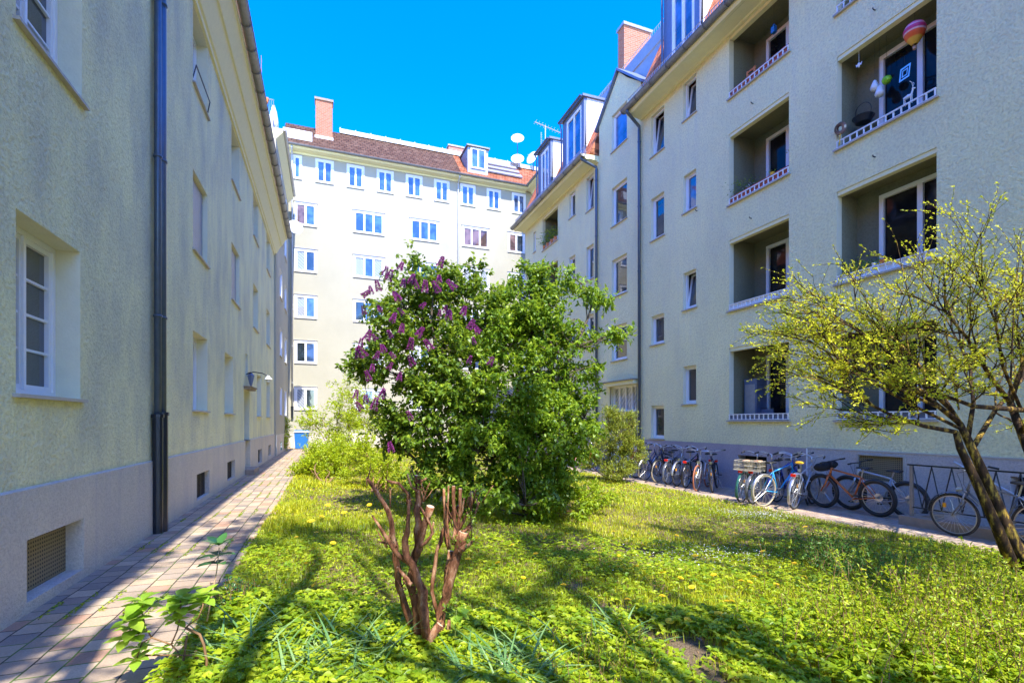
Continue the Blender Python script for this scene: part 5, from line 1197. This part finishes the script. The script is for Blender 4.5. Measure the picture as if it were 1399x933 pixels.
# --- cornelian cherry on the right
ct = thing('cornelian_cherry', 'leaning lichen-yellow tree with sparse yellow-green spring leaves at the right edge', 'tree', tuple(at(1420, 790, 5.8)))
bc = Vector(ct.location); bc.z = GR-.05
g = MB(); tips = []; leafP = []; leafD = []
def tw(p, d, L, r_, depth, spread):
    """grow a twig chain; depth 0 = finest"""
    n_ = 5; pts = [Vector(p)]; dd = Vector(d).normalized()
    for i in range(n_):
        dd = (dd+rv(.13)+Vector((0, 0, .012))).normalized(); pts.append(pts[-1]+dd*(L/n_))
    g.tube(pts, lerps(r_, max(r_*.45, .0018), n_), 4 if depth < 2 else 5, False)
    if depth == 0:
        for i in range(1, n_+1):
            for _ in range(2):
                leafP.append(tuple(pts[i]-(pts[i]-pts[i-1])*random.random())); leafD.append(tuple(dd+rv(.7)+Vector((0, 0, .5))))
        for _ in range(3): leafP.append(tuple(pts[-1])); leafD.append(tuple(dd+rv(.6)))
        return
    k = {3: 7, 2: 4, 1: 5}[depth]
    for j in range(k):
        s_ = .2+.8*(j+random.random())/k; i = min(int(s_*n_), n_-1); q = pts[i].lerp(pts[i+1], s_*n_-i)
        side = dd.cross(Vector((0, 0, 1))).normalized()*random.choice((-1, 1))
        nd = (dd*random.uniform(.7, 1.3)+side*random.uniform(.2, .9)*spread+Vector((0, 0, random.uniform(-.3, .38)))*spread+rv(.15)).normalized()
        tw(q, nd, L*random.uniform(.45, .75), r_*.55, depth-1, spread)
fork = at(1322, 600, 6.2); fork2 = at(1308, 595, 6.0)
g.tube([bc, at(1385, 740, 5.95), at(1352, 665, 6.1), fork, at(1311, 578, 6.2)], [.085, .068, .056, .046, .036], 10)
g.tube([bc+Vector((-.1, .15, 0)), at(1362, 720, 5.75), at(1330, 650, 5.9), at(1312, 612, 5.95), at(1306, 590, 6.0)], [.07, .055, .046, .04, .032], 10)
g.tube([bc+Vector((.2, -.1, 0)), at(1440, 700, 6.0), at(1399, 600, 6.3), at(1380, 550, 6.4)], [.075, .062, .05, .04], 9)
ends = []
def limb(pp, r0_, r1_, depth=3, spread=1., kids=6, kl=1.0, kd=2):
    n_ = len(pp)-1; g.tube(pp, lerps(r0_, r1_, n_), 8)
    for j in range(kids):
        s_ = .25+.75*(j+random.random())/kids; i = min(int(s_*n_), n_-1); q = pp[i].lerp(pp[i+1], s_*n_-i); dd = (pp[i+1]-pp[i]).normalized()
        nd = (dd*1.0+rv(.35)+Vector((0, 0, random.uniform(-.1, .45)))).normalized(); tw(q, nd, kl*random.uniform(.7, 1.15), r0_*.38, kd, spread)
    tw(pp[-1], (pp[-1]-pp[-2]).normalized(), kl, r1_*.9, kd, spread)
A = at
limb([A(1311,578,6.2),A(1270,545,6.2),A(1225,515,6.1),A(1180,490,6.0),A(1145,470,5.9)], .034, .012, kids=8, kl=.75)
limb([A(1306,590,6.0),A(1262,582,5.8),A(1220,568,5.6),A(1180,548,5.5),A(1145,530,5.4)], .028, .009, kids=8, kl=.62)
limb([A(1311,578,6.2),A(1280,530,6.5),A(1240,480,6.7),A(1200,445,6.9),A(1165,425,7.0)], .030, .010, kids=7, kl=.7)
limb([A(1300,560,6.1),A(1250,515,5.8),A(1200,470,5.5),A(1160,445,5.3)], .026, .009, kids=7, kl=.65)
limb([A(1322,600,6.2),A(1330,550,6.4),A(1325,500,6.6),A(1300,450,6.8)], .030, .010, kids=8, kl=.7)
limb([A(1330,610,6.2),A(1360,560,6.6),A(1395,520,6.9),A(1430,470,7.1)], .034, .012, kids=10, kl=.75)
limb([A(1380,550,6.4),A(1350,510,6.0),A(1320,460,5.8),A(1290,425,5.7)], .030, .010, kids=10, kl=.65)
limb([A(1399,560,6.3),A(1330,555,6.0),A(1290,540,5.7),A(1250,530,5.4)], .034, .010, kids=6, kl=.6)
limb([A(1380,550,6.4),A(1400,490,6.4),A(1420,430,6.4)], .034, .012, kids=10, kl=.75)
limb([A(1395,590,6.3),A(1450,530,6.0),A(1500,480,5.8)], .034, .012, kids=8, kl=.9)
limb([A(1270,545,6.2),A(1215,520,6.4),A(1160,500,6.5),A(1115,485,6.6)], .020, .007, kids=7, kl=.62)
limb([A(1311,585,6.1),A(1240,550,6.0),A(1180,515,5.9),A(1130,498,5.8)], .022, .007, kids=8, kl=.6)
limb([A(1290,560,5.9),A(1225,530,5.6),A(1165,500,5.4),A(1120,475,5.3)], .020, .007, kids=7, kl=.55)
limb([A(1395,560,6.3),A(1370,500,5.9),A(1360,440,5.7),A(1340,390,5.6)], .022, .007, kids=8, kl=.7)
limb([A(1250,575,5.8),A(1200,570,5.7),A(1160,560,5.6)], .016, .006, kids=6, kl=.55)
for q_ in ([(1310,560),(1290,440),(1325,370),(1343,305)], [(1230,500),(1190,420),(1145,350)], [(1270,520),(1240,400),(1225,330)], [(1380,540),(1385,420),(1395,330)]):
    pp = [A(x, y, 6.2) for x, y in q_]; g.tube(pp, lerps(.012, .003, len(pp)-1), 5, False)
    for p0_, p1_ in zip(pp[1:], pp[2:]):
        for _ in range(3): tw(p0_.lerp(p1_, random.random()), (p1_-p0_).normalized()+rv(.5), .35, .005, 0, .8)
g.build('trunk', M['barklichen'], ct, smooth=True)
P = np.array(leafP); D = np.array(leafD); n = len(P); print('cherry leaves', n)
N = rng.normal(0, .5, (n, 3))+[0, 0, 1]; Ls = rng.uniform(.018, .042, n)
V, F = leaves(P, D, N, Ls, Ls*.5); tris('crown', V, F, rndper(n, 4), M['budleaf'], ct)
random.seed(5); rng = np.random.default_rng(5)
# --- trees behind the photographer whose shade falls on path and lawn
for (x, y, h, z0, sp, ns, lab) in ((-.3, -1.5, 15.5, 9.5, 1.4, 300, 'tall loose tree beside the left house, shading the paved path'), (3.0, -3.2, 17, 10.5, 1.9, 430, 'tall loose tree on the lawn behind the camera, shading the ground beside the pruned shrub'), (6.4, -2.6, 13.5, 8.5, 1.7, 330, 'tree toward the right house, shading the right part of the lawn')):
    q = thing('courtyard_tree', lab, 'tree', (x, y, gz(x, y)))
    LL = [((x+random.gauss(0, sp*.55), y+random.gauss(0, sp*.4), random.uniform(z0, h)), (.95, .95, .8), 1) for _ in range(8)]
    crown(LL, ns, 6, q, M['shrubleaf'], .17, .6, q.location, 'trunk', M['barkgrey'], trunks=8, twigs=110, r0=.10)
random.seed(8); rng = np.random.default_rng(8)
# ================================================================== FOREGROUND PLANTS
def sprig_leaf(root, P, D, N, L, W, mat, name='leaves', curl=.3, rn=None, shape=(0, .6, 1, .95, .6, 0)):
    V, F = bigleaves(np.array(P), np.array(D), np.array(N), np.array(L), np.array(W), .18, curl, shape, .06); k = len(V)//len(P)
    o = tris(name, V, F, rndper(len(P), k), mat, root); return o
hy = thing('hydrangea', 'bright lime-leaved hydrangea with bare brown twigs growing over the path edge', 'plant', tuple(atZ(270, 960, 0)))
def h_(x, y, t_=3.0): return at(130+x/4.38, 720+y/4.38, t_)
g = MB()
for pts, r_ in (([(605,960),(600,860),(612,800),(600,740)], .012), ([(600,765),(480,765),(300,765)], .006), ([(660,960),(668,800),(650,700),(625,640),(580,620),(540,600)], .010), ([(505,960),(515,870),(535,760),(548,650)], .008), ([(500,750),(455,700),(395,680),(340,660)], .006), ([(455,700),(490,620),(500,580),(512,500),(510,430)], .006), ([(340,660),(280,690),(250,780)], .005), ([(340,660),(300,600),(280,500),(285,440)], .005), ([(300,600),(215,600),(190,660)], .004), ([(540,600),(620,540),(645,470),(650,420)], .005)):
    g.tube([h_(x, y, 3.0+random.uniform(-.03, .03)) for x, y in pts], r_*.8, 6)
g.build('stems', M['cutwood'] if False else M['twig'], hy, smooth=True)
P, D, N, L, W_ = [], [], [], [], []
for (x, y, s_) in ((285,440,1),(280,480,.9),(215,560,1),(235,610,.9),(190,670,.9),(260,640,.7),(250,790,.8),(265,720,.6),(510,420,1),(500,480,1),(480,510,.8),(540,510,.8),(560,450,.8),(480,560,.6),(640,430,.8),(650,400,.7),(400,730,.5)):
    k = 7; c0 = h_(x, y, 3.0+random.uniform(-.06, .06)); a0 = random.uniform(0, 6)
    for j in range(k):
        a_ = a0+j*2.4; el = -.05+.9*(j/k); d = Vector((math.cos(a_)*math.cos(el), math.sin(a_)*math.cos(el), math.sin(el)))
        P.append(tuple(c0)); D.append(tuple(d)); N.append((0, 0, 1) if el < .8 else tuple(-Vector((math.cos(a_), math.sin(a_), -.3)))); l_ = random.uniform(.10, .145)*s_; L.append(l_); W_.append(l_*.62)
sprig_leaf(hy, P, D, N, L, W_, M['hydra'])
hd = thing('hydrangea', 'single dark green leafy shoot on a thin pale stem rising over the paving', 'plant', tuple(h_(690, 620)))
g = MB(); g.tube([h_(670, 560, 3.3), h_(705, 375, 3.3), h_(728, 260, 3.3), h_(742, 120, 3.3)], [.006, .005, .004, .003], 6); g.build('stems', M['cutwood'], hd, smooth=True)
P, D, N, L, W_ = [], [], [], [], []
for (x, y, k) in ((740,110,6),(735,170,5),(732,220,5)):
    c0 = h_(x, y, 3.3); a0 = random.uniform(0, 6)
    for j in range(k):
        a_ = a0+j*2*math.pi/k; el = random.uniform(0, .5)+(.5 if y < 120 else 0); d = Vector((math.cos(a_)*math.cos(el), math.sin(a_)*math.cos(el), math.sin(el))); P.append(tuple(c0)); D.append(tuple(d)); N.append((0, 0, 1)); l_ = random.uniform(.09, .14); L.append(l_); W_.append(l_*.5)
sprig_leaf(hd, P, D, N, L, W_, M['hydradark'])
def straps(px, py, z, n_, h, lab, spread=.1):
    c0 = atZ(px, py, z); c0.z = gz(c0.x, c0.y); q = thing('strap_leaf_clump', lab, 'plant', tuple(c0))
    P = np.array(c0)[None]+np.stack([rng.normal(0, spread, n_), rng.normal(0, spread, n_), np.zeros(n_)], 1)
    a_ = rng.uniform(0, 6.28, n_); el = rng.uniform(.6, 1.4, n_); D = np.stack([np.cos(a_)*np.cos(el), np.sin(a_)*np.cos(el), np.sin(el)], 1); N = np.stack([-np.cos(a_)*np.sin(el), -np.sin(a_)*np.sin(el), np.cos(el)], 1)
    V, F = bigleaves(P, D, N, rng.uniform(.6, 1.1, n_)*h, rng.uniform(.013, .024, n_), .3, .75, (.8, 1, 1, .9, .8, .6, .35, 0)); tris('leaves', V, F, rndper(n_, len(V)//n_), M['strap'], q)
straps(335, 905, 0, 120, .36, 'bluish strap-leaved clump at the path edge beside the hydrangea', .14)
straps(450, 915, -.02, 190, .34, 'wide clump of bluish strap leaves at the bottom, left of the pruned shrub', .22)
straps(700, 935, -.05, 120, .38, 'clump of strap leaves just right of the pruned shrub, at the bottom edge', .14)
straps(850, 880, -.1, 40, .28, 'thin tuft of strap leaves by the bare soil patch', .1)
# seedling beside stump with big lime leaf
sd_ = thing('maple_seedling', 'broad lime-leaved seedling at the right foot of the pruned shrub', 'plant', tuple(sp_(480, 900)))
g = MB(); g.tube([sp_(470, 920, 3.6), sp_(475, 820, 3.6), sp_(480, 730, 3.6)], .004, 5); g.build('stems', M['stem'], sd_)
P, D, N, L, W_ = [], [], [], [], []
for (x, y) in ((485,720),(500,750),(470,760),(520,720)):
    for j in range(3):
        a_ = random.uniform(0, 6.28); P.append(tuple(sp_(x, y, 3.6))); D.append((math.cos(a_), math.sin(a_), -.2)); N.append((0, 0, 1)); l_ = random.uniform(.05, .075); L.append(l_); W_.append(l_*.95)
sprig_leaf(sd_, P, D, N, L, W_, M['hydra'])
# low spirea-like shoots, bottom right
def shoots(lab, pts, nst, hgt, mat, ls, name='low_shrub', sprd=.35, lw=.4, dens=34):
    c0 = atZ(*pts, -.12); c0.z = gz(c0.x, c0.y); q = thing(name, lab, 'shrub', tuple(c0)); g = MB(); P = []; D = []
    for k in range(nst):
        a = c0+Vector((random.gauss(0, sprd), random.gauss(0, sprd), 0)); a.z = gz(a.x, a.y); h = hgt*random.uniform(.5, 1.15)
        dr_ = Vector((random.gauss(0, .28), random.gauss(0, .28), 1)).normalized(); p_ = [a]
        for i in range(5): dr_ = (dr_+rv(.12)).normalized(); p_.append(p_[-1]+dr_*h/5)
        g.tube(p_, lerps(.004, .0015, 5), 4, False)
        for j in range(int(dens*h/.5)):
            s_ = (.12+.88*random.random())*5; i = min(int(s_), 4); P.append(tuple(p_[i].lerp(p_[i+1], s_-i))); D.append(tuple(rv(1)+Vector((0, 0, .35))))
    g.build('stems', M['twig'], q); n = len(P); Ls = rng.uniform(.6, 1.3, n)*ls
    V, F = leaves(np.array(P), np.array(D), rng.normal(0, .5, (n, 3))+[0, 0, 1], Ls, Ls*lw); tris('leaves', V, F, rndper(n, 4), mat, q); return q
shoots('bushy lime shrub in the bottom right corner', (1330, 900), 240, .55, M['limeleaf'], .035, sprd=.42)
shoots('bushy lime shrub right of centre at the bottom edge, between soil patch and corner', (1180, 900), 170, .42, M['limeleaf'], .034, sprd=.36)
shoots('low bushy green shrub at the right edge below the tree trunk', (1370, 820), 200, .42, M['herb'], .036, sprd=.55)
shoots('taller green shoots in the right lawn in front of the orange mountain bike', (1160, 790), 110, .48, M['herbfern'], .045, sprd=.32)
shoots('leafy shoots before the wheel of the bicycle at the railing', (1310, 790), 60, .45, M['herb'], .04, sprd=.45)
shoots('low lime shoots at the bottom edge left of the soil patch', (810, 925), 130, .22, M['limeleaf'], .03, sprd=.25)
shoots('dark feathery plant at the foot of the hydrangea by the path', (322, 850), 90, .22, M['hydradark'], .03, sprd=.12)
random.seed(9); rng = np.random.default_rng(9)
# ================================================================== GRASS, HERBS, FLOWERS
soilspots = [(945, 895, .26), (838, 838, .22), (870, 860, .16), (790, 800, .1), (960, 925, .2)]
SPW = [(atZ(px, py, -.08), r_) for px, py, r_ in soilspots]
for k, (p, r_) in enumerate(SPW[:2]):
    pass
def vis(x, y, m=120):
    d = x*sy_+y*cy_; u = (x*cy_-y*sy_)
    return (d > 1.6) & (np.abs(u)*FPX < d*(CX+m))
def noise2(x, y, s, seed):
    r_ = np.random.default_rng(seed); o = 0
    for k in range(5):
        a = r_.uniform(0, 6.28); f = s*(1.6**k)*r_.uniform(.7, 1.3); o = o+np.sin((x*np.cos(a)+y*np.sin(a))*f+r_.uniform(0, 6))*(.7**k)
    return o/2.2
def scatter(n, d0, d1, xlo=-.92, xhi=8.68):
    """uniform points in the visible lawn between two view depths"""
    out = []; tot = 0
    while tot < n:
        k = n*3; x = rng.uniform(xlo, xhi, k); y = rng.uniform(1.0, 34, k); d = x*sy_+y*cy_
        ok = (d >= d0) & (d < d1) & vis(x, y); q = np.stack([x[ok], y[ok]], 1); out.append(q); tot += len(q)
        if tot == 0: break
    return np.concatenate(out)[:n]
def soilmask(x, y):
    m = np.ones(len(x), bool)
    for p, r_ in SPW: m &= rng.uniform(0, 1, len(x)) < np.clip((np.sqrt((x-p.x)**2+((y-p.y)*.8)**2)+.07*noise2(x, y, 7, 5)-r_*.45)/(r_*.75), .03, 1)
    return m
Vs, Fs, Rs, off = [], [], [], 0
for (n, d0, d1, wd, h) in ((60000, 1.6, 4, .0042, .095), (75000, 4, 6.5, .006, .09), (60000, 6.5, 10, .009, .075), (50000, 10, 18, .016, .075), (26000, 18, 36, .03, .08)):
    P = scatter(n, d0, d1); x, y = P[:, 0], P[:, 1]
    tall = noise2(x, y, 1.3, 2); edge = np.exp(-((x+.55)/.35)**2)
    hh = h*(.75+.45*np.clip(tall, -1, 1)+1.3*edge*np.clip(noise2(x, y, 2.0, 8)+.5, 0, 1))*rng.uniform(.5, 1.4, n)
    ok = soilmask(x, y); bare = noise2(x, y, 1.1, 21) < -.75; ok &= ~(bare & (rng.uniform(0, 1, n) < .5))
    x, y, hh = x[ok], y[ok], hh[ok]; n = len(x); z = gz_np(x, y)-.005
    a = rng.uniform(0, 6.28, n); ln = rng.uniform(.15, .9, n); dx, dy = np.cos(a), np.sin(a); w = wd*rng.uniform(.6, 1.3, n)
    V = np.empty((n, 5, 3)); sx_, sy2 = -dy*w/2, dx*w/2
    V[:, 0] = np.stack([x-sx_, y-sy2, z], 1); V[:, 1] = np.stack([x+sx_, y+sy2, z], 1)
    mx, my, mz = x+dx*hh*ln*.3, y+dy*hh*ln*.3, z+hh*.6
    V[:, 2] = np.stack([mx+sx_*.8, my+sy2*.8, mz], 1); V[:, 3] = np.stack([mx-sx_*.8, my-sy2*.8, mz], 1)
    V[:, 4] = np.stack([x+dx*hh*ln, y+dy*hh*ln, z+hh*(1.05-.35*ln)], 1)
    b = np.arange(n)[:, None]*5+off
    Fs += [b+np.array([0, 1, 2]), b+np.array([0, 2, 3]), b+np.array([3, 2, 4])]; Vs.append(V.reshape(-1, 3)); off += n*5
    Rs.append(np.repeat(np.clip(.45+.28*noise2(x, y, .9, 4)+.3*(y > 8.5)*.6+rng.normal(0, .2, n), 0, 1), 5))
o = tris('grass', np.concatenate(Vs), np.concatenate(Fs), np.concatenate(Rs), M['grassblade']); tag(o, 'long yellow-green grass of the courtyard lawn', 'grass', kind='stuff')
# ground elder and other herbs
Vs, Fs, Rs, off = [], [], [], 0
for (n, d0, d1, ls, hmax) in ((15000, 1.6, 4.3, .054, .18), (13000, 4.3, 7, .042, .13), (7000, 7, 12, .045, .10), (3000, 12, 24, .07, .1)):
    P = scatter(n, d0, d1); x, y = P[:, 0], P[:, 1]; d = x*sy_+y*cy_
    dens = np.clip(.55+.7*noise2(x, y, .8, 3)+(d < 4.3)*.55+(x > 5.5)*.35-(d > 7)*.35, 0, 1)
    ok = (rng.uniform(0, 1, n) < dens) & soilmask(x, y); x, y = x[ok], y[ok]; n = len(x)
    hh = hmax*(.35+.5*np.clip(noise2(x, y, 1.7, 6)+.4, 0, 1.2))*rng.uniform(.5, 1.2, n); z = gz_np(x, y)+hh
    a = rng.uniform(0, 6.28, n); k = 3
    P3 = np.repeat(np.stack([x, y, z], 1), k, 0); aa = np.repeat(a, k)+np.tile([-1.3, 0, 1.3], n); D = np.stack([np.cos(aa), np.sin(aa), rng.uniform(-.25, .35, n*k)], 1); N = rng.normal(0, .3, (n*k, 3))+[0, 0, 1]
    Ls = ls*rng.uniform(.6, 1.3, n*k); V, F = leaves(P3, D, N, Ls, Ls*.62); Vs.append(V); Fs.append(F+off); off += len(V)
    Rs.append(np.repeat(np.repeat(rng.uniform(0, 1, n), k), 4))
o = tris('ground_cover', np.concatenate(Vs), np.concatenate(Fs), np.concatenate(Rs), M['herb']); tag(o, 'low three-leaved herbs spread through the lawn', 'ground cover', kind='stuff')
# dead leaves and straw lying in the grass
n = 3500; P = scatter(n, 1.6, 12); x, y = P[:, 0], P[:, 1]; a = rng.uniform(0, 6.28, n)
V, F = leaves(np.stack([x, y, gz_np(x, y)+rng.uniform(.01, .05, n)], 1), np.stack([np.cos(a), np.sin(a), rng.normal(0, .2, n)], 1), rng.normal(0, .3, (n, 3))+[0, 0, 1], rng.uniform(.02, .06, n), rng.uniform(.006, .022, n))
o = tris('leaf_litter', V, F, rndper(n, 4), M['deadleaf']); tag(o, 'brown dead leaves and straw lying in the grass', 'leaf litter', kind='stuff')
# tiny white flowers and daisies
n = 900; P1 = atZ(1030, 703, -.15); P2 = atZ(960, 765, -.15)
cx_ = np.concatenate([P1.x+rng.normal(0, .45, 500), P2.x+rng.normal(0, .6, 400)]); cy2 = np.concatenate([P1.y+rng.normal(0, .35, 500), P2.y+rng.normal(0, .35, 400)])
z = gz_np(cx_, cy2)+rng.uniform(.04, .1, n); a = rng.uniform(0, 6.28, n)
V, F = leaves(np.stack([cx_, cy2, z], 1), np.stack([np.cos(a), np.sin(a), 0*a+.2], 1), rng.normal(0, .3, (n, 3))+[0, 0, 1], .018, .018)
o = tris('small_flowers', V, F, rndper(n, 4), M['whiteflower']); tag(o, 'patches of tiny pale flowers in the grass', 'flowers', kind='stuff')
# weeds between the paving stones
Vs, Fs, Rs, off = [], [], [], 0
n = 11000; yy = 1.5+rng.uniform(0, 1, n)**1.7*16; xx = np.round((rng.uniform(-2.4, -.9, n)+.0)/.2)*.2-.0+rng.normal(0, .008, n)
ok = noise2(xx*1.0, yy, 2.1, 12) > .38; xx, yy = xx[ok], yy[ok]; n = len(xx); a = rng.uniform(0, 6.28, n)
V, F = leaves(np.stack([xx, yy, np.full(n, .006)], 1), np.stack([np.cos(a), np.sin(a), rng.uniform(.2, 1, n)], 1), rng.normal(0, .4, (n, 3))+[0, 0, 1], rng.uniform(.01, .045, n), .012)
o = tris('paving_weeds', V, F, rndper(n, 4), M['herb']); tag(o, 'moss and small weeds in the joints of the left path', 'moss', kind='stuff')
# dandelions: individuals
proto = None
dl = [(658,290),(645,255)]
sp = [(870,718),(902,716),(880,745),(838,725),(858,820),(905,783),(930,790),(945,802),(975,787),(982,840),(992,840),(1030,790),(1025,797),(1048,785),(1060,800),(1013,795),(905,815),(1001,822),(993,822),(1047,838),(775,730),(732,757),(745,735),(790,750),(808,765),(825,742),(950,760),(975,745),(1010,745),(1042,752),(1085,770),(1100,790),(925,730),(960,720),(1005,730),(1060,735),(1100,720),(700,745),(680,770),(715,790),(770,800),(650,735),(640,765),(425,712),(440,706),(432,728),(405,735),(395,752),(455,742),(470,700),(448,690),(418,770),(430,800),(505,690),(520,700),(845,760),(868,775),(1130,760),(1150,745),(1180,780),(1120,815),(915,850),(940,848)]
ym = M['yellow']
for i, (px, py) in enumerate(sp):
    p = atZ(px, py, 0); p = atZ(px, py, gz(p.x, p.y)+.09)
    if proto is None:
        proto = thing('dandelion', 'yellow dandelion in flower in the lawn', 'flower', (0, 0, 0), 'dandelions in the lawn')
        g = MB(); g.tube([(0, 0, -.1), (.004, 0, 0)], .002, 4); g.build('stem', M['stem'], proto)
        g = MB()
        for ring_, (rr_, zz_, n_) in enumerate(((.024, .003, 16), (.018, .008, 12), (.010, .012, 8))):
            for k in range(n_):
                a_ = 2*math.pi*k/n_+ring_; c_, s2 = math.cos(a_), math.sin(a_)
                g.face([(0, 0, zz_-.004), (c_*rr_-s2*.0035, s2*rr_+c_*.0035, zz_), (c_*rr_*1.08, s2*rr_*1.08, zz_), (c_*rr_+s2*.0035, s2*rr_-c_*.0035, zz_)])
        g.build('flower_head', ym, proto); o = proto
    else: o = copytree(proto)
    p.z = gz(p.x, p.y)+.1; o.location = p; k = random.uniform(1.1, 1.6)*(1 if p.y < 8 else 1.5); o.scale = (k, k, 1); o.rotation_euler = (random.uniform(-.3, .3), random.uniform(-.3, .3), random.uniform(0, 6))
# ================================================================== CAMERA, LIGHT
cam = bpy.data.cameras.new('camera'); co = newobj('camera', cam); S.camera = co
cam.sensor_width = 36; cam.lens = FPX/1399*36; cam.shift_y = (HY-466.5)/1399; cam.clip_end = 1000; cam.clip_start = .05
co.location = EYE; co.rotation_euler = (R(90), 0, -YAW)
EL, AZ = R(57), R(2.7)
sd = Vector((math.sin(AZ)*math.cos(EL), -math.cos(AZ)*math.cos(EL), math.sin(EL)))
sun = bpy.data.lights.new('sun', 'SUN'); so = newobj('sun', sun); sun.energy = 2.0; sun.angle = R(.5); sun.color = (1, .95, .86)
so.rotation_euler = sd.to_track_quat('Z', 'Y').to_euler()
w = bpy.data.worlds.new('World'); S.world = w; w.use_nodes = True; nt = w.node_tree; nt.nodes.clear()
sk = nt.nodes.new('ShaderNodeTexSky'); sk.sky_type = 'NISHITA'; sk.sun_disc = False; sk.sun_elevation = EL
sk.sun_rotation = math.atan2(sd.x, sd.y)
sk.air_density = 1.0; sk.dust_density = .3; sk.ozone_density = 4.0
bg = nt.nodes.new('ShaderNodeBackground'); bg.inputs[1].default_value = .15
wo = nt.nodes.new('ShaderNodeOutputWorld')
hs = nt.nodes.new('ShaderNodeHueSaturation'); hs.inputs['Saturation'].default_value = 1.45; hs.inputs['Hue'].default_value = .521
nt.links.new(sk.outputs[0], hs.inputs['Color']); nt.links.new(hs.outputs[0], bg.inputs[0]); nt.links.new(bg.outputs[0], wo.inputs[0])
S.view_settings.view_transform = 'Standard'; S.view_settings.look = 'None'; S.view_settings.exposure = 2.45; S.view_settings.gamma = 1
S.render.engine = 'CYCLES'; S.cycles.max_bounces = 8; S.cycles.diffuse_bounces = 5
